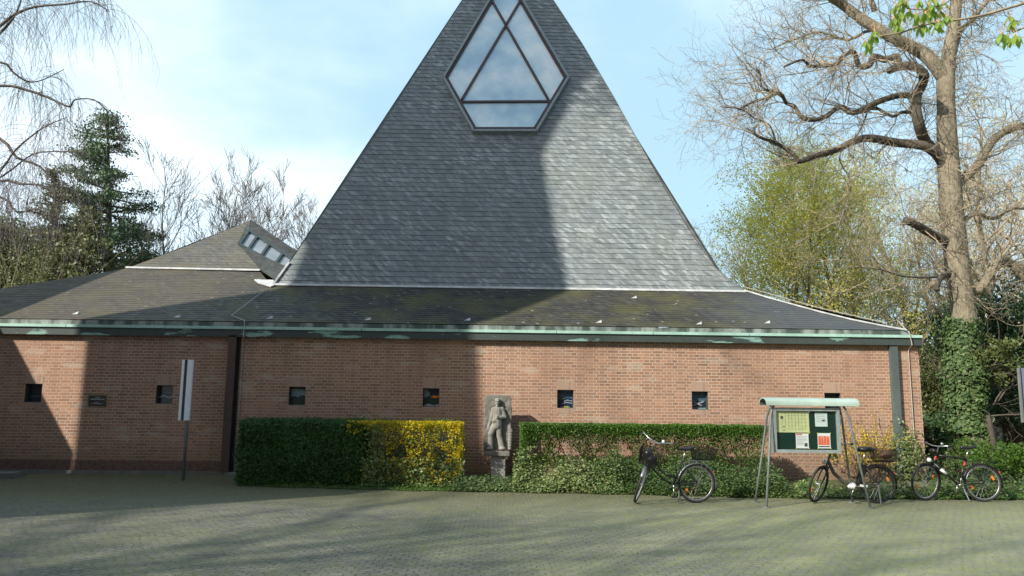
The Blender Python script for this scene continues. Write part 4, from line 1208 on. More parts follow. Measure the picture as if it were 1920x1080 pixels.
# ------------------------------------------------------------------ hedges
def hedge_box(x0, x1, y0, y1, z0, z1, n, size, rg, mb, m=0, fuzz=.03, faces=('f', 't', 'l', 'r')):
    ar = {'f': (x1-x0)*(z1-z0), 't': (x1-x0)*(y1-y0), 'l': (y1-y0)*(z1-z0), 'r': (y1-y0)*(z1-z0)}
    tot = sum(ar[k] for k in faces)
    for k in faces:
        for _ in range(int(n*ar[k]/tot)):
            x = rg.uniform(x0, x1); y = rg.uniform(y0, y1); z = rg.uniform(z0, z1); g_ = rg.gauss(0, fuzz)*(2.2 if rg.random() < .12 else 1)+.10*noise.noise(Vector((x*1.9, z*2.2, y*2)))+.05*noise.noise(Vector((x*6, z*6, y*6)))
            if k == 'f': p = (x, y0+g_, z); nn = Vector((0, -1, .4))
            elif k == 't': p = (x, y, z1+g_*.7); nn = Vector((0, -.3, 1))
            elif k == 'l': p = (x0+g_, y, z); nn = Vector((-1, -.3, .3))
            else: p = (x1+g_, y, z); nn = Vector((1, -.3, .3))
            nn += Vector((rg.gauss(0, .7), rg.gauss(0, .7), rg.gauss(0, .7)))
            mb.leaf(p, size*rg.uniform(.6, 1.4), rg, m, nn)
rg = random.Random(21)
HY0, HY1 = 16.45, 17.1
hx0 = hitY(447, 850, HY0).x; hxm = hitY(672, 850, HY0).x; hx1 = hitY(862, 850, HY0).x; HZ = hitY(650, 790, HY0).z
hd = thing('clipped_hedge', ((hx0+hxm)/2, 16.8, .1), 'dense dark green box-clipped hedge in shade left of the yellow bush', 'hedge')
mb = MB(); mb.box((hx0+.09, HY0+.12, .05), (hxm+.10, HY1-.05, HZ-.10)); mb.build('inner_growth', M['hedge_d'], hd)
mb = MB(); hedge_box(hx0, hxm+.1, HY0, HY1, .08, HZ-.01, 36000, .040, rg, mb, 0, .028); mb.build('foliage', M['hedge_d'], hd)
fo = thing('forsythia_hedge', ((hxm+hx1)/2, 16.8, .1), 'clipped hedge full of bright yellow forsythia flowers beside the stone statue', 'hedge')
mb = MB(); out = []
for i in range(60):
    b0 = Vector((rg.uniform(hxm, hx1-.1), rg.uniform(HY0+.1, HY1-.1), .1))
    grow(out, b0, Vector((rg.gauss(0, .25), rg.gauss(0, .15), 1)), rg.uniform(.9, 1.15), .012, 2, rg, 5, .2, .05, (5, 4), (.4, 1.0), .4, .55, None, .003)
out = [(p, r, l) for p, r, l in out if all(hxm-.1 < q.x < hx1 and q.z < HZ and HY0-.02 < q.y < HY1 for q in p)]
tubes(mb, out); mb.build('stems', M['hstem'], fo)
mb = MB(); hedge_box(hxm-.1, hx1-.02, HY0+.02, HY1, .1, HZ-.02, 6500, .036, rg, mb, 0, .05)
for i in range(2400):   # leafy ivy low and at the left of the bush
    x = hxm+.1+(hx1-hxm)*rg.random()**1.2; mb.leaf((x, HY0-.05+rg.gauss(0, .06), .1+.55*rg.random()**2), .06*rg.uniform(.6, 1.4), rg, 1)
for i in range(700):
    mb.leaf((hxm+.35+rg.gauss(0, .12), HY0-.03+rg.gauss(0, .05), rg.uniform(.3, 1.3)), .055*rg.uniform(.6, 1.4), rg, 1)
mb.build('foliage', [M['hedge'], M['ivy2']], fo)
mb = MB()
for i in range(12500):
    k_ = rg.random()
    x = hx1-(hx1-hxm+.25)*(rg.random()**1.3)
    if k_ < .5: z = HZ-abs(rg.gauss(0, .10))+.02; y = rg.uniform(HY0-.05, HY0+.4) if rg.random() < .6 else rg.uniform(HY0, HY1)
    elif k_ < .62: x = hx1+rg.gauss(0, .03); z = rg.uniform(.25, HZ); y = rg.uniform(HY0, HY1)
    else:
        z = HZ-(HZ-.15)*rg.random()**1.1; y = HY0-.02+rg.gauss(0, .05)
        if noise.noise(Vector((x*5, z*5, 3.3))) < -.08: continue
    if x < hxm+.45 and z < HZ-.25 and rg.random() < .7: continue
    mb.leaf((x, y, z), .038*rg.uniform(.6, 1.4), rg, 0, asp=.7)
mb.build('flowers', M['forsy'], fo)

# see-through hedge on the right
gx0 = hitY(975, 860, HY0).x; gx1 = hitY(1443, 860, HY0).x; GZ = hitY(1200, 797, HY0).z
h2 = thing('clipped_hedge', ((gx0+gx1)/2, 16.8, .1), 'thin see-through green hedge showing brick behind it, right of the statue', 'hedge')
mb = MB(); out = []
for i in range(46):
    b0 = Vector((gx0+.08+(gx1-gx0-.16)*(i+rg.random()*.8)/46, rg.uniform(HY0+.15, HY1-.2), .12))
    grow(out, b0, Vector((rg.gauss(0, .25), rg.gauss(0, .1), 1)), rg.uniform(.95, 1.2), .017, 2, rg, 6, .22, .04, (6, 4), (.5, 1.2), .4, .5, None, .0035)
out = [(p, r, l) for p, r, l in out if all(gx0 < q.x < gx1 and q.z < GZ and HY0-.05 < q.y < HY1+.05 for q in p)]
tubes(mb, out); mb.build('stems', M['hstem'], h2)
mb = MB()
for i in range(80000):
    x = rg.uniform(gx0, gx1); k_ = rg.random()
    if k_ < .55:
        z = GZ-abs(rg.gauss(0, .14))+.02; y = rg.uniform(HY0-.03, HY1)
        z += .02*noise.noise(Vector((x*3, y*3, 0)))
    elif k_ < .60: x = gx0+abs(rg.gauss(0, .06)); z = rg.uniform(.1, GZ); y = rg.uniform(HY0, HY1)
    else:
        z = rg.uniform(.45, GZ-.05); y = rg.uniform(HY0, HY1)
        if noise.noise(Vector((x*3.1, z*3.5, 1.7)))+.5*noise.noise(Vector((x*9, z*9, 5)))+(.2 if z < .7 else 0) < -.26+.25*rg.random(): continue
    mb.leaf((x, y, z), .034*rg.uniform(.6, 1.4), rg, 0)
mb.build('foliage', M['hedge'], h2)
# ivy and weeds as ground cover along the paving edge and at the foot of the hedges
mb = MB()
def gcover(x0, x1, n, hmax, m, size, y0=None, y1=None):
    for i in range(n):
        x = rg.uniform(x0, x1); e = edgeY(x)+.04*math.sin(x*5)
        y = (e+abs(rg.gauss(0, .35))) if y0 is None else rg.uniform(y0, y1)
        if x < 8.6: y = min(y, WY-.05)
        h = hmax*(.35+.65*max(0, .5+noise.noise(Vector((x*1.7, y*1.5, 9)))))*min(1, .25+(y-e)*2.2)
        mb.leaf((x, y, gz(x, y)+.01+h*rg.random()), size*rg.uniform(.6, 1.4), rg, m, Vector((rg.gauss(0, .5), rg.gauss(0, .5)-.35, 1)))
gcover(gx0-.15, gx0+2.0, 6500, .85, 0, .055); gcover(gx0+1.4, gx1+.1, 14000, .80, 1, .05); gcover(gx0+1.6, gx1, 4600, .36, 0, .055); gcover(gx0+1.6, gx1, 4600, .7, 2, .045)
gcover(hx1-.1, gx0+.1, 3000, .34, 1, .05); gcover(hx1-.1, gx0+.1, 900, .30, 0, .05)
gcover(hx0+.1, hx1, 2500, .10, 2, .045); gcover(gx1, 8.9, 3600, .26, 0, .055); gcover(gx1, 9.0, 3600, .30, 2, .05)
gcover(8.6, 15.0, 6500, .35, 2, .06); gcover(8.6, 15.0, 4500, .45, 1, .06); gcover(9, 24, 5000, .4, 1, .09, 17, 26)
o = mb.build('ground_cover', [M['ivy2'], M['ivy'], M['grassy']]); tag(o, 'ivy and low weeds growing between paving edge and brick wall', 'ground cover', kind='stuff')
# short moss and weeds sprouting on the paving
mb = MB()
for i in range(2600):
    x = rg.uniform(-4, 12); y = edgeY(x)-abs(rg.gauss(0, .5)) if rg.random() < .5 else rg.uniform(8, 15)
    mb.leaf((x, y, gz(x, y)+.008), .018*rg.uniform(.5, 1.5), rg, 0, Vector((rg.gauss(0, .5), rg.gauss(0, .5), 1)))
for i in range(520):
    x = rg.uniform(-9, 10); y = rg.uniform(6, 15)
    mb.leaf((x, y, gz(x, y)+.01), .026*rg.uniform(.4, 1.3), rg, 1, Vector((rg.gauss(0, .3), rg.gauss(0, .3), 1)))
o = mb.build('moss_tufts', [M['grassy'], M['conc']]); tag(o, 'tiny moss tufts and pale fallen petals scattered over the paving', 'moss', kind='stuff')

def shrub(label, c, r, n, size, mat, seed, name='shrub', stems=14, clumps=60, cs=.2, stemmat='hstem', shell=.45, group=None, cat='shrub'):
    rg = random.Random(seed); c = Vector(c)
    t = thing(name, (c.x, c.y, gz(c.x, c.y)), label, cat, group)
    mb = MB(); out = []; z0 = gz(c.x, c.y)
    for i in range(stems):
        tgt = c+Vector((rg.uniform(-.7, .7)*r[0], rg.uniform(-.7, .7)*r[1], rg.uniform(.0, .8)*r[2])); b0 = Vector((c.x+rg.gauss(0, .1*r[0]), c.y+rg.gauss(0, .1*r[1]), z0))
        grow(out, b0, tgt-b0, (tgt-b0).length, max(.008, .02*r[2]), 1, rg, 5, .12, .0, (5,), (.4, .9), .4, .45)
    tubes(mb, out); mb.build('stems', M[stemmat], t)
    mb = MB(); cloud(mb, c, r, n, size, rg, 0, shell, clumps, cs); mb.build('foliage', M[mat], t)
    return t
# forsythia bush by the wall behind the e-bike
p = hitY(1625, 830, 17.3)
fs = thing('forsythia_bush', (p.x, 17.35, .14), 'loose yellow flowering forsythia bush against the wall behind the electric bicycle', 'shrub')
mb = MB(); out = []; tips = []; rg = random.Random(5)
for i in range(26):
    grow(out, Vector((p.x+rg.gauss(-.1, .15), 17.35+rg.gauss(0, .08), .14)), Vector((rg.gauss(0, .35), rg.gauss(0, .12), 1)), rg.uniform(.8, 1.25), .009, 1, rg, 6, .12, .05, (5,), (.3, .8), .4, .5, None, .003)
tubes(mb, out); mb.build('stems', M['hstem'], fs)
mb = MB()
for pts, rad, l in out:
    for a, b in zip(pts, pts[1:]):
        for _ in range(3):
            q = a.lerp(b, rg.random())
            if q.z > .45 and rg.random() < .8: mb.leaf(q+Vector((rg.gauss(0, .02), rg.gauss(0, .02), rg.gauss(0, .02))), .042*rg.uniform(.6, 1.3), rg)
mb.build('flowers', M['forsy'], fs)
# ivy climbing the wall corner
cv = thing('climbing_ivy', (hitY(1700, 860, WY).x, WY-.05, .16), 'variegated ivy climbing the wall foot between downpipe and church corner', 'ivy')
mb = MB()
for (x, y, s, n_) in ((1700, 850, 22, 700), (1690, 810, 8, 60), (1676, 830, 6, 80), (1722, 850, 7, 90), (1560, 850, 6, 40), (1700, 880, 30, 600)):
    for i in range(n_):
        q = hitY(x+rg.gauss(0, s*.55), y+rg.gauss(0, s), WY-.04-abs(rg.gauss(0, .06)))
        if q.z > .15 and q.x < XR+.3: mb.leaf(q, .06*rg.uniform(.6, 1.3), rg, 0, Vector((rg.gauss(0, .4), -1, rg.gauss(0, .5))))
mb.build('foliage', M['ivy2'], cv)

# ------------------------------------------------------------------ big gnarled tree with ivy trunk
TY = 21.5
def W2(pts, Y, amp, rg, cl=True):
    out = []; k = 0
    for (x, y) in pts: out.append(hitY(x, y, Y+k)); k += rg.uniform(-amp, amp)
    return out
rg = random.Random(11)
tb = hitY(1822, 880, TY); tb.z = .16
big = thing('old_tree', tb, 'huge gnarled bare tree with crooked limbs and thick ivy round its lower trunk', 'tree')
def smooth(pts, rad, n_=3):
    """Catmull-Rom"""
    P = [Vector(p) for p in pts]; o_ = []; rr = []
    for i in range(len(P)-1):
        a = P[max(i-1, 0)]; b = P[i]; c = P[i+1]; d = P[min(i+2, len(P)-1)]
        for k in range(n_):
            t = k/n_; o_.append(.5*((2*b)+(-a+c)*t+(2*a-5*b+4*c-d)*t*t+(-a+3*b-3*c+d)*t**3)); rr.append(rad[i]+(rad[i+1]-rad[i])*t)
    o_.append(P[-1]); rr.append(rad[-1]); return o_, rr
ppm = 1500/TY
trunk = [((1826, 885), 62), ((1815, 740), 48), ((1812, 640), 44), ((1806, 580), 43), ((1796, 510), 44), ((1790, 450), 43), ((1784, 390), 42), ((1780, 330), 41), ((1776, 270), 38), ((1774, 200), 33), ((1773, 150), 34), ((1779, 105), 27), ((1787, 55), 24), ((1793, 0), 22), ((1800, -90), 18), ((1795, -200), 10)]
P_ = [hitY(*q, TY) for q, w in trunk]; P_[0].z = .1
pts, rad = smooth(P_, [w/2/ppm for q, w in trunk])
mb = MB(); mb.tube(pts, rad, 14); mb.build('trunk', M['bark'], big, smooth=True)
limbs = [
 ('d', -.2, [(1775, 152), (1745, 112), (1719, 93), (1673, 70), (1618, 37), (1576, 6), (1552, -10), (1500, -60)], 30, 15),
 ('k', -.5, [(1776, 312), (1758, 286), (1735, 266), (1721, 225), (1717, 185), (1729, 158), (1733, 140), (1716, 125), (1690, 124), (1668, 132)], 24, 14),
 ('k', -.7, [(1682, 128), (1682, 106), (1660, 112), (1638, 106), (1630, 122), (1611, 124), (1601, 98), (1583, 103), (1568, 120), (1521, 124), (1504, 112), (1470, 125)], 16, 4),
 ('k', -.6, [(1718, 184), (1690, 178), (1646, 191), (1599, 212), (1576, 200), (1541, 222), (1506, 222), (1490, 200), (1474, 193), (1463, 175), (1436, 184), (1410, 192), (1385, 206)], 13, 4),
 ('k', -.6, [(1463, 176), (1447, 172), (1428, 163), (1426, 140), (1418, 128)], 7, 3),
 ('k', -.4, [(1716, 212), (1692, 210), (1673, 218), (1642, 202), (1622, 210), (1604, 212)], 8, 4),
 ('k', -.8, [(1772, 318), (1758, 292), (1731, 273), (1684, 268), (1630, 259), (1599, 266), (1568, 281), (1529, 292), (1497, 303), (1489, 290), (1455, 268), (1424, 257), (1400, 240)], 21, 4),
 ('t', -.9, [(1455, 268), (1443, 235), (1415, 222), (1390, 205), (1350, 200)], 4, 2),
 ('t', -.8, [(1577, 283), (1575, 303), (1594, 338), (1592, 368), (1576, 412), (1571, 430)], 3.5, 2),
 ('t', -.7, [(1626, 210), (1615, 240), (1600, 262)], 4, 3),
 ('d', .3, [(1792, 350), (1812, 330), (1836, 307), (1858, 268), (1887, 245), (1925, 236), (1990, 235)], 20, 14),
 ('d', .2, [(1785, 122), (1800, 60), (1822, 40), (1840, 15), (1860, -10), (1870, -50)], 11, 7),
 ('r', -.5, [(1780, 455), (1745, 438), (1722, 424), (1697, 412)], 19, 13),
 ('k', -.2, [(1795, 508), (1772, 516), (1759, 528), (1757, 545)], 13, 9),
 ('d', .1, [(1800, 540), (1835, 545), (1865, 500), (1885, 486), (1910, 510), (1940, 545)], 20, 12),
 ('t', -.5, [(1786, 515), (1740, 520), (1690, 517), (1650, 505), (1600, 500)], 6, 2),
 ('d', .2, [(1795, 420), (1830, 400), (1860, 410), (1900, 390), (1940, 395)], 10, 6),
 ('d', 0, [(1640, 20), (1625, -30), (1620, -80)], 12, 6),
 ('d', .3, [(1700, 85), (1640, 55), (1590, 75), (1540, 60), (1500, 70), (1450, 90)], 8, 3),
]
mats = {'d': 'bark', 'k': 'bark_d', 't': 'twig_g', 'r': 'bark_d'}
allpts = []
for kind, off, P, w0, w1 in limbs:
    Y = TY; pp = []; n_ = len(P)
    for i, q in enumerate(P):
        t = i/(n_-1); pp.append(hitY(*q, TY+off*2.2*t+(.25*math.sin(i*1.9+w0) if 0 < i < n_-1 else 0)*(0 if i < 2 else 1)))
    pts, rad = smooth(pp, [(w0+(w1-w0)*i/(n_-1))/2/ppm for i in range(n_)], 3)
    mb = MB(); mb.tube(pts, rad, 8 if w0 > 8 else 5); mb.build('limb', M[mats[kind]], big, smooth=True)
    allpts.append((pts, rad, kind, w0))
# broken stub end
out = []
for pts, rad, kind, w0 in allpts:
    L_ = sum((b-a).length for a, b in zip(pts, pts[1:]))
    dens = {'d': 5.5, 'k': 5.0, 't': 5.0, 'r': 3}[kind]
    if kind == 'k' and w0 > 20: dens = 4
    for i in range(int(L_*dens*1.05)):
        t = rg.uniform(.25, 1)*(len(pts)-1.01); j = int(t); q = pts[j].lerp(pts[j+1], t-j)
        dd = (pts[j+1]-pts[j]).normalized()
        d = rdir(dd, rg.uniform(.5, 1.3), rg)+Vector((-.25 if kind != 'd' or q.x < tb.x else .1, 0, rg.uniform(-.1, .35)))
        grow(out, q, d, rg.uniform(.7, 2.3), min(rad[j]*.5, .02), 2, rg, 7, .26, .02, (5, 4), (.4, 1.0), .3, .55, None, .0030)
# tan curled twigs round the whole trunk
for i in range(170):
    t = rg.uniform(.22, .95)*(len(trunk)-1.01); j = int(t); q = P_[j].lerp(P_[j+1], t-j)
    if q.z < 4: continue
    a = rg.uniform(0, 2*PI)
    grow(out, q, Vector((math.cos(a)*1.2, math.sin(a), rg.uniform(-.3, .5))), rg.uniform(.8, 2.3), .014, 2, rg, 7, .28, -.02, (4, 3), (.4, 1.0), .35, .6, None, .0045)
rg.shuffle(out)
mb = MB(); tubes(mb, out[::2]); mb.build('twigs', M['twig'], big)
mb = MB(); tubes(mb, out[1::2]); mb.build('twigs', plain('brown_twigs', (.30, .25, .175), .9, var=.3), big)
print('big tree twigs', len(out))
# broken crown of fine arcs hanging at (1640..1920, 430..560)
# ivy sleeve
mb = MB()
for i in range(8500):
    t = rg.random(); z = .2+t*(hitY(1810, 612, TY).z-.2)+rg.uniform(0, .25)
    c = hitY(1802+18*(1-t), 860-250*t, TY); rr = .50+.07*math.sin(z*3.1)+.08*noise.noise(Vector((z*2, 3, 1)))
    if t > .93: rr *= .85
    a = rg.uniform(0, 2*PI); rr *= rg.uniform(.9, 1.12)
    if t < .2 and noise.noise(Vector((a*2, z*3, 0))) > .1: continue
    mb.leaf((c.x+math.cos(a)*rr, TY+math.sin(a)*rr, z), .10*rg.uniform(.5, 1.4), rg, 0, Vector((math.cos(a)+rg.gauss(0, .35), math.sin(a)+rg.gauss(0, .35), .45+rg.gauss(0, .35))), .8)
mb.build('ivy', M['ivy'], big)

# ------------------------------------------------------------------ bare / leafy background trees
def tree(name, label, x, Y, ytop, spreadpx, mat, seed, wpx=14, leaf=None, nleaf=0, lsize=.1, lvl=3, kids=(9, 5, 4), up_=.06, stemsn=1, sp=(.25, .6), cat='tree', group=None, h0=.3, ks=.58, seg=6, wob=.09, tw=.010, lj=.25, barkm=None):
    rg = random.Random(seed); base = hitY(x, 800, Y); base.z = .16
    top = hitY(x, ytop, Y).z; H = top-.16
    t = thing(name, base, label, cat, group)
    r0_ = wpx/2/(1500/Y)
    tr = MB(); out = []; tips = []
    for s in range(stemsn):
        d = Vector(((s/(stemsn-1)-.5)*(.22 if stemsn < 3 else .95)+rg.gauss(0, .06) if stemsn > 1 else rg.gauss(0, .04), rg.gauss(0, .2) if stemsn > 1 else 0, 1)).normalized()
        n_ = 9; p = base.copy(); pts = [p.copy()]; rad = [r0_]
        for i in range(n_):
            d = (d+Vector((rg.gauss(0, .06), rg.gauss(0, .06), .05))).normalized(); p = p+d*(H*.92/n_); pts.append(p.copy()); rad.append(r0_*(1-.86*(i+1)/n_))
        tr.tube(pts, rad, 8, cap=False)
        for k in range(kids[0]*3):
            f = h0+(1-h0)*(k+rg.random())/(kids[0]*3); j = min(int(f*n_), n_-1); q = pts[j].lerp(pts[j+1], f*n_-j)
            a = rg.uniform(0, 2*PI); el = rg.uniform(*sp)
            L_ = spreadpx/(1500/Y)*(1.0-.55*abs(f-h0-.15)/(1-h0))*rg.uniform(.7, 1.1)
            dd = Vector((math.cos(a)*math.cos(el), math.sin(a)*math.cos(el), math.sin(el)))
            grow(out, q, dd, L_, max(tw, rad[j]*.5), lvl-1, rg, seg, wob, up_, kids[1:], (.3, .8), .35, ks, tips, tw*.6)
    tr.build('trunk', barkm or M['bark'], t, smooth=True)
    mb = MB(); tubes(mb, out, lambda r: 3 if r < .05 else 5); mb.build('branches', mat, t)
    if leaf:
        mb = MB()
        for i in range(nleaf):
            q = tips[rg.randrange(len(tips))]; mb.leaf(q+Vector((rg.gauss(0, lj), rg.gauss(0, lj), rg.gauss(0, lj))), lsize*rg.uniform(.5, 1.4), rg)
        mb.build('crown', M[leaf], t)
    return t
UP = (.7, 1.15)
tree('bare_tree', 'bare many-branched tree between the pine and the clerestory roof', 338, 38, 312, 105, M['twig_g'], 31, 8, stemsn=8, sp=(.5, 1.1), kids=(4, 6, 5), h0=.35, up_=.10, tw=.014)
tree('bare_tree', 'smaller bare tree just behind the clerestory hump by the tower edge', 505, 42, 362, 100, M['twig_g'], 32, 6, stemsn=7, sp=(.5, 1.1), kids=(4, 6, 5), h0=.35, up_=.10, tw=.013)
tree('bare_tree', 'bare grey tree peeking out right of the tower roof foot', 1360, 40, 420, 90, M['twig_g'], 33, 7, stemsn=5, sp=(.5, 1.1), kids=(4, 5, 4), h0=.4, up_=.08, tw=.013)
tree('leafing_tree', 'yellow green leafing tree rising over the right church roof', 1500, 31, 330, 150, M['twig_o'], 34, 12, 'spring', 40000, .085, kids=(7, 6, 5), stemsn=2, sp=(.3, .9), h0=.3, lj=.32)
tree('leafing_tree', 'pale green leafing tree between the yellow tree and the gnarled trunk', 1625, 34, 320, 140, M['twig_o'], 35, 13, 'spring2', 20000, .095, kids=(10, 7, 4), stemsn=2, sp=(.3, .9), h0=.3, lj=.28)
tree('leafing_tree', 'low leafing tree behind the right end of the church eaves', 1690, 28, 470, 70, M['twig_o'], 36, 8, 'spring', 4200, .075, kids=(7, 5, 4), stemsn=2, sp=(.2, .8), h0=.35, lj=.22)
tree('bare_tree', 'tan bare tree at the right frame edge behind the old tree', 1890, 33, 230, 130, M['twig'], 37, 20, 'spring2', 3500, .09, kids=(9, 6, 4), stemsn=2, sp=(.3, .9), h0=.35, tw=.014, lj=.3)
tree('bare_tree', 'bare tan tree in the gap left of the old trunk', 1730, 40, 300, 100, M['twig'], 38, 13, 'spring2', 3500, .09, kids=(9, 6, 4), stemsn=2, sp=(.3, 1.0), h0=.35, tw=.013, lj=.3)
tree('leafing_tree', 'hazy tan and yellow tree just right of the old ivy clad trunk', 1850, 36, 330, 150, M['twig'], 40, 14, 'spring2', 7000, .09, kids=(9, 6, 4), stemsn=3, sp=(.3, 1.0), h0=.3, tw=.013, lj=.3)
tree('bare_tree', 'thin bare tree standing low behind the yellow green tree', 1440, 42, 380, 100, M['twig_g'], 39, 8, 'spring2', 4000, .08, kids=(8, 6, 4), stemsn=3, sp=(.5, 1.1), h0=.4, tw=.012, lj=.3)

# weeping birch at the left edge
rg = random.Random(44); BY = 24.0
bb_ = hitY(-110, 800, BY); bb_.z = .16
bi = thing('weeping_birch', bb_, 'weeping birch hanging fine bare twigs in from the top left', 'tree')
tp = [bb_, hitY(-100, 520, BY), hitY(-85, 300, BY), hitY(-70, 60, BY), hitY(-50, -150, BY), hitY(-30, -320, BY)]
pts, rad = smooth(tp, [.26, .22, .19, .15, .10, .05]); mb = MB(); mb.tube(pts, rad, 10); mb.build('trunk', M['bark'], bi, smooth=True)
BL = [
 ([(-75, 110), (0, 49), (31, 26), (67, 13), (124, 8), (171, 3), (205, 22)], 7), ([(-90, 150), (0, 62), (30, 25), (45, -20)], 7),
 ([(-85, 140), (0, 117), (26, 137), (52, 153), (80, 150), (120, 130)], 5), ([(-88, 190), (0, 161), (57, 171), (93, 184), (130, 200), (140, 187), (176, 187), (202, 210)], 6),
 ([(-95, 240), (0, 260), (31, 295), (73, 311), (104, 342), (125, 360)], 7), ([(-95, 380), (0, 340), (36, 345), (78, 347), (110, 365)], 6), ([(-98, 400), (0, 370), (31, 397), (67, 392), (95, 402)], 5),
 ([(-98, 420), (0, 320), (30, 280), (80, 240), (125, 220)], 5), ([(-90, 380), (5, 330), (60, 290), (110, 284), (160, 286)], 4), ([(-70, 60), (20, -30), (90, -60), (150, -50), (190, -30)], 7), ([(-70, 20), (-10, -60), (60, -110), (120, -120)], 7),
]
mb = MB(); hang = []
for P, w in BL:
    n_ = len(P); dy = rg.uniform(-1.2, 1.2)
    pp = [hitY(*q, BY+dy*i/n_) for i, q in enumerate(P)]; pts, rad = smooth(pp, [(w*(1-.8*i/(n_-1)))/2/(1500/BY)+.004 for i in range(n_)], 3)
    mb.tube(pts, rad, 5, cap=False); hang.append(pts)
mb.build('limbs', M['bark_d'], bi, smooth=True)
out = []
for pts in hang:
    for i in range(46):
        t = rg.uniform(.15, 1)*(len(pts)-1.01); j = int(t); q = pts[j].lerp(pts[j+1], t-j)+Vector((0, rg.gauss(0, .2), 0))
        # a short outward spray that then hangs straight down
        d = Vector((rg.gauss(.1, .6), rg.gauss(0, .6), rg.uniform(0, .5))).normalized(); L_ = rg.uniform(.7, 3.0); n_ = 9; p = q.copy(); PP = [p.copy()]
        for k in range(n_):
            d = (d+Vector((rg.gauss(0, .10), rg.gauss(0, .10), -.38))).normalized(); p = p+d*L_/n_; PP.append(p.copy())
            if k > 1 and rg.random() < .55:
                s = p.copy(); e = Vector((rg.gauss(0, .4), rg.gauss(0, .4), -.5)); Q_ = [s.copy()]
                for m_ in range(4): e = (e+Vector((rg.gauss(0, .12), rg.gauss(0, .12), -.3))).normalized(); s = s+e*rg.uniform(.08, .2); Q_.append(s.copy())
                out.append((Q_, [.0035]*5, 0))
        out.append((PP, [.007-.0004*k for k in range(n_+1)], 0))
mb = MB(); tubes(mb, out); mb.build('twigs', M['twig_b'], bi)

# pine
def conifer(label, x, Y, ytop, wpx, mat, seed, whorls=26, name='pine_tree', need=.10, per=46, lean=0, ybot=520, droop=-.05, asym=0, fill=.12):
    rg = random.Random(seed); ppm_ = 1500/Y
    base = hitY(x, 800, Y); base.z = .16; top = hitY(x+lean, ytop, Y)
    t = thing(name, base, label, 'tree')
    mb = MB(); mb.tube([base, base.lerp(top, .5)+Vector((.1, 0, 0)), top], [.28, .18, .03], 8, cap=False); mb.build('trunk', M['bark_d'], t, smooth=True)
    br = MB(); nd = MB(); zb = hitY(x, ybot, Y).z
    for w in range(whorls):
        f = w/(whorls-1); z = top.z-(top.z-zb)*f**1.05
        c = base.lerp(top, (z-base.z)/(top.z-base.z))
        for k in range(6):
            a = rg.uniform(0, 2*PI); L_ = (wpx/2/ppm_)*(.12+.88*f**.75)*rg.uniform(.45, 1.15)*(1+asym*(-math.cos(a)))
            d = Vector((math.cos(a), math.sin(a), rg.uniform(-.05, .35))); n_ = 6; p = c.copy(); P = [p.copy()]
            for i in range(n_):
                d = (d+Vector((0, 0, droop+.04*i*.6))).normalized(); p = p+d*L_/n_; P.append(p.copy())
            br.tube(P, [.05-.007*i for i in range(n_+1)], 4, cap=False)
            for i in range(int(per*max(.25, L_/ (wpx/2/ppm_)))):
                u = rg.uniform(.3, 1)**.7*n_; j = min(int(u), n_-1); q = P[j].lerp(P[j+1], u-j)
                cc = q+Vector((rg.gauss(0, fill), rg.gauss(0, fill), rg.gauss(0.03, fill*.55)))
                nd.leaf(cc, need*rg.uniform(.7, 1.5), rg, 0, None, .45)
    br.build('branches', M['bark_d'], t); nd.build('crown', M[mat], t)
    return t
conifer('tall dark green pine with ragged tiers left of the bare trees', 202, 36, 222, 275, 'pine', 51, 21, need=.13, per=300, ybot=505, fill=.22, asym=.12)
conifer('brownish olive conifer leaning in front of the tall pine', 122, 33, 325, 170, 'olive', 52, 18, 'conifer', need=.13, per=110, lean=-22, ybot=540, fill=.16)
conifer('short olive green conifer at the foot of the pine', 165, 32, 400, 190, 'olive', 53, 14, 'conifer', need=.15, per=120, ybot=545, fill=.17)
for i, (x, Y, yt, w, mt, lb) in enumerate(((25, 36, 405, 150, 'pine', 'dark rounded evergreen at the far left behind the church roof'), (90, 38, 420, 130, 'pine', 'dark evergreen between the far left tree and the olive conifer'), (-60, 34, 400, 150, 'olive', 'olive evergreen at the very left frame edge'))):
    p = hitY(x, (yt+560)/2, Y); hh = (hitY(x, yt, Y).z-hitY(x, 570, Y).z)/2
    shrub(lb, p, (w/2/(1500/Y), 1.8, hh), 9000, .17, mt, 60+i, 'evergreen_tree', 10, 110, .22, 'hstem', .3, cat='tree')
p = hitY(30, 505, 28); shrub('beige and brown leafless thicket low behind the left roof', p, (1.9, 1.2, 1.2), 1500, .10, 'olive', 71, 'thicket', 18, 50, .25, 'twig_o', .2)
p = hitY(262, 492, 40); shrub('small dark bush beside the foot of the pine', p, (1.2, 1.0, .9), 2200, .15, 'pine', 72, 'bush', 6, 40, .25, 'hstem', .2)
# thin yellow-green saplings in front of the conifers
for x, s_, lb in ((60, 73, 'thin yellow green sapling at the far left above the roof'), (145, 74, 'thin yellow green sapling in front of the olive conifer')):
    tree('sapling', lb, x, 27, 445, 16, plain('yellow_twig%d' % s_, (.34, .34, .10), .9), s_, 3, lvl=2, kids=(2, 2), stemsn=2, sp=(.8, 1.2), h0=.3, group=None)

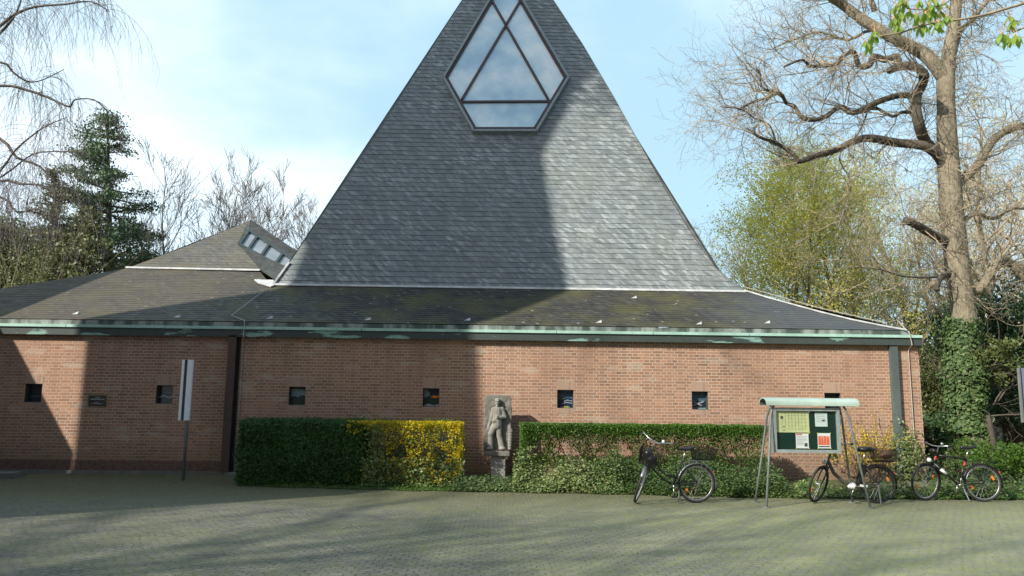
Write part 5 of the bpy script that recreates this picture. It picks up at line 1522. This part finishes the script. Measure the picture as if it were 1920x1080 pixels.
# right side: evergreens, bushes, fence
shr = [
 ('tall dark glossy evergreen right of the ivy trunk', (1890, 640), 24, (2.1, 1.5, 2.3), 15000, .13, 'ever', 1.0),
 ('dark holly bush low behind the sign at the right edge', (1900, 760), 23.0, (1.2, 1.0, .7), 4500, .10, 'ever', 1),
 ('olive brown bush filling the gap between church corner and ivy trunk', (1752, 745), 24, (.75, .8, 1.75), 6500, .09, 'shrub', 1),
 ('dark shadowed bush low beside the church corner', (1752, 820), 22.5, (.7, .6, .8), 3500, .09, 'ever', 1),
 ('light green leafy bush right of the trekking bicycle', (1895, 865), 17.6, (.95, .7, .50), 5200, .065, 'grassy', 1),
 ('small green bush behind the trekking bicycle saddle', (1810, 850), 18.6, (.5, .4, .45), 1600, .06, 'grassy', 1),
 ('yellowish bush at the foot of the ivy trunk', (1775, 880), 18.3, (.55, .4, .35), 1700, .06, 'ivy', 1),
 ('broad evergreen mass behind the right garden', (1800, 690), 30, (3.2, 1.5, 2.2), 11000, .16, 'ever', 1),
 ('evergreen mass beyond the right frame edge', (2010, 680), 27, (2.6, 1.5, 2.8), 7000, .16, 'ever', 1),
 ('olive hedge shrub far behind at the church corner', (1735, 700), 34, (1.6, 1.2, 2.2), 6000, .14, 'shrub', 1),
]
for i, (lb, q, Y, r, n_, sz, mt, k_) in enumerate(shr):
    shrub(lb, hitY(*q, Y), r, n_, sz, mt, 80+i, 'shrub' if 'evergreen' not in lb else 'evergreen_bush', 12, 90, .2, 'hstem', .35)
# dark slanting small trunk
rg = random.Random(3)
p0 = hitY(1868, 858, 21); p1 = hitY(1850, 790, 21.2); p2 = hitY(1838, 735, 21.4); p0.z = .16
st_ = thing('small_tree', p0, 'dark slanting small trunk between ivy tree and fence', 'tree')
mb = MB(); mb.tube([p0, p1, p2], [.16, .13, .09], 8); mb.build('trunk', M['bark_d'], st_, smooth=True)
out = []
for i in range(12): grow(out, p1.lerp(p2, rg.random()), Vector((rg.gauss(0, .6), rg.gauss(0, .4), 1)), 1.3, .03, 2, rg, 5, .2, .05, (3, 3))
mb = MB(); tubes(mb, out); mb.build('branches', M['bark_d'], st_)
mb = MB(); cloud(mb, p2+Vector((.1, 0, .9)), (.9, .8, .8), 3200, .10, rg, 0, .4, 50, .22); mb.build('crown', M['shrub'], st_)
a = hitY(1846, 795, 27.5); b = hitY(1846, 850, 27.5)
fe = thing('garden_fence', (a.x+4, 27.5, .16), 'weathered grey board fence at the back right', 'fence')
mb = MB(); x = a.x
while x < a.x+9: mb.box((x, 27.5, .16), (x+.14, 27.53, a.z+rg.uniform(-.02, .02))); x += .15
mb.build('boards', M['plinth'], fe); mb = MB()
for i in range(6): mb.box((a.x+i*1.7, 27.54, .16), (a.x+i*1.7+.09, 27.63, a.z-.05))
mb.build('posts', M['plinth'], fe)

# horse chestnut sprays near the camera at the top right
CY = 7.5
rg = random.Random(17)
ch = thing('chestnut_branch', hitY(1990, -40, CY), 'horse chestnut branch with drooping young green leaves at the top right', 'branch')
def cbr(P, w0, w1, dy=0):
    pp = [hitY(*q, CY+dy) for q in P]; pts, rad = smooth(pp, [(w0+(w1-w0)*i/(len(P)-1))/2/(1500/CY) for i in range(len(P))], 3); return pts, rad
mb = MB()
for P, w0, w1 in (([(1990, -20), (1920, 6), (1880, 18), (1845, 28), (1815, 34), (1790, 38), (1765, 40), (1720, 50), (1690, 61), (1645, 68)], 6, 3), ([(1990, 20), (1940, 40), (1915, 54), (1900, 60)], 5, 3), ([(1790, -10), (1770, 8), (1745, 14), (1728, 18), (1700, 16)], 4, 2.5), ([(1905, 58), (1895, 58), (1885, 59)], 2, 1.5)):
    pts, rad = cbr(P, w0, w1); mb.tube(pts, rad, 6)
mb.build('twigs', M['twig'], ch, smooth=True)
def leaflet(c, d, L_, wd, n):
    d = d.normalized(); s = d.cross(n).normalized(); n2 = s.cross(d).normalized(); prev = None; k_ = 6
    for i in range(k_+1):
        u = i/k_; w = wd*math.sin(PI*min(1, u**1.25*.97+.03))*1.0; q = c+d*L_*u-Vector((0, 0, 1))*L_*.18*u*u
        row = [q-s*w/2+n2*w*.25, q, q+s*w/2+n2*w*.25]
        if prev:
            mb.face([prev[0], prev[1], row[1], row[0]]); mb.face([prev[1], prev[2], row[2], row[1]])
        prev = row
for (x, y, sz) in ((1637, 66, 1.0), (1622, 78, .75), (1630, 84, .8), (1682, 46, .9), (1686, 22, 1.0), (1697, 8, .8), (1722, 36, 1.25), (1729, 46, 1.0), (1742, 8, 1.0), (1748, 20, .9), (1752, 40, 1.0), (1757, 48, .9), (1775, 30, .8), (1723, 2, .7), (1900, 38, 1.0), (1878, 62, 1.1), (1903, 66, 1.0), (1690, -2, .9), (1640, 58, .8), (1676, 34, .9), (1680, 10, .9), (1716, 26, .9), (1736, 24, .9), (1764, 22, .8), (1748, -4, 1.0), (1768, 4, .8), (1704, 20, .8), (1688, 52, .7), (1760, 40, .8), (1893, 30, .8), (1890, 70, .9)):
    c = hitY(x, y, CY+rg.uniform(-.15, .15)); n_ = 5; a0 = rg.uniform(0, 6); sz *= .82; mb = MB(); bud = MB()
    bud.tube([c, c+Vector((rg.gauss(0, .02), 0, .05)), c+Vector((rg.gauss(.03, .03), rg.gauss(0, .03), .11))], .004, 4)
    for i in range(n_):
        a = a0+2*PI*i/n_*.8; d = Vector((math.cos(a)*.55, math.sin(a)*.55, -.85))
        leaflet(c, d, .155*sz*rg.uniform(.7, 1.1), .065*sz, Vector((math.cos(a), math.sin(a), .6)))
    bud.blob(c, (.012, .012, .02), 6)
    mb.build('leaf', M['chest'], ch); bud.build('bud', M['bud'], ch)

# ------------------------------------------------------------------ behind and left of the camera: what casts the long shade
def UV_(u, s, z):   # u across the sun, s along it
    return Vector((u*math.cos(SUN_AZ)+s*math.sin(SUN_AZ), -u*math.sin(SUN_AZ)+s*math.cos(SUN_AZ), z))
T_ = math.tan(SUN_EL); s0 = -6.0
prof = [(-19.6, 0), (-13.8, 0), (-13.8, 6.0), (-14.0, 8.0), (-14.1, 11), (-14.5, 13.3), (-15.4, 15.5), (-16.4, 18.2), (-16.5, 22), (-16.6, 26), (-17.2, 30), (-20.5, 30), (-21.8, 22), (-21.6, 15.5), (-19.35, 12.9), (-18.95, 10.2), (-19.5, 6.5)]
bt_ = thing('bell_tower', UV_(-16.7, s0-1.2, 0), 'tall brick bell tower standing left behind the camera', 'tower')
mb = MB(); mb.prism([UV_(u, s0, max(0, v-T_*s0 if v > 0 else 0)) for u, v in prof], UV_(0, -2.2, 0)); mb.build('wall', M['brick'], bt_)
hs = thing('parish_house', UV_(-23, s0-3, 0), 'low gabled brick parish house beside the bell tower', 'house')
s1 = -1.6
pr = [(-19.55, 0), (-19.55, 3.2), (-20.75, 5.3), (-23.3, 9.0), (-23.3, 0)]
mb = MB(); mb.prism([UV_(u, s1, max(0, v-T_*s1 if v > 0 else 0)) for u, v in pr], UV_(0, -7, 0)); mb.build('wall', M['brick'], hs)
def bare_back(x, y, H, seed, lb):
    rg = random.Random(seed); t = thing('bare_tree', (x, y, 0), lb, 'tree')
    out = []; mb = MB(); b0 = Vector((x, y, 0)); mb.tube([b0, b0+Vector((.1, .1, H*.5)), b0+Vector((.3, 0, H*.9))], [.3, .22, .08], 8); mb.build('trunk', M['bark'], t)
    for i in range(30):
        a = rg.uniform(0, 2*PI); z = rg.uniform(.42, .9)*H
        grow(out, b0+Vector((.1, .05, z)), Vector((math.cos(a), math.sin(a), rg.uniform(.1, .8))), rg.uniform(.22, .42)*H, .09, 3, rg, 5, .16, .03, (4, 4, 4), (.4, 1.0), .4, .6, None, .008)
    mb = MB(); tubes(mb, out); mb.build('branches', M['twig_g'], t)
    mb = MB(); cloud(mb, (x+.3, y, H*.68), (H*.30, H*.30, H*.24), 1300, .26, rg, 0, .3, 20, .09); mb.build('crown', M['spring'], t)  # leaf clumps added to the bare crown for soft shade on the paving
bare_back(-27.0, -10, 23, 91, 'bare tree behind the camera on the left')
bare_back(-25, -15.5, 22, 92, 'bare tree farther left behind the camera')
# unseen hall added behind the camera to cut the sky light
hall = thing('sky_block_hall', (14, -7, 0), 'unseen brick hall added behind the camera to cut sky light on the yard', 'light blocker')
mb = MB(); mb.box((-15, -16, 0), (34, -7, 9.6)); mb.build('wall', M['brick'], hall)
mb = MB(); mb.prism([(-15.5, -6.5, 9.65), (-15.5, -16.5, 9.65), (-15.5, -11.5, 13.0)], (50, 0, 0)); mb.build('roof', M['slate_s'], hall)

def soft_shade_tree(u, s_, vc, r, n, seed):  # unseen tree, added so its crown softens the shade on the tower roof
    rg = random.Random(seed); b0 = UV_(u, s_, 0); t = thing('soft_shade_tree', b0, 'unseen tree added behind the bell tower to soften the shade on the tower roof', 'tree')
    top = UV_(u+.3, s_, vc-T_*s_)
    mb = MB(); mb.tube([b0, b0.lerp(top, .5), b0.lerp(top, .8)], [.4, .3, .1], 8); mb.build('trunk', M['bark'], t)
    mb = MB(); cc = UV_(u+1.9, s_, vc-T_*s_); out = []
    for i in range(40): grow(out, b0.lerp(top, rg.uniform(.8, 1)), Vector((rg.gauss(0, 1), rg.gauss(0, 1), rg.uniform(.3, 1))), 3.0, .04, 2, rg, 5, .2, .05, (4, 4))
    tubes(mb, out); mb.build('branches', M['bark'], t)
    mb = MB()
    for i in range(n):
        q = cc+Vector((rg.gauss(0, r[0]), rg.gauss(0, r[0]), rg.gauss(0, r[1]))); mb.leaf(q, .34*rg.uniform(.5, 1.3), rg)
    mb.build('crown', M['spring'], t)
soft_shade_tree(-17.2, -9.5, 27.2, (1.7, 2.5), 5600, 95)
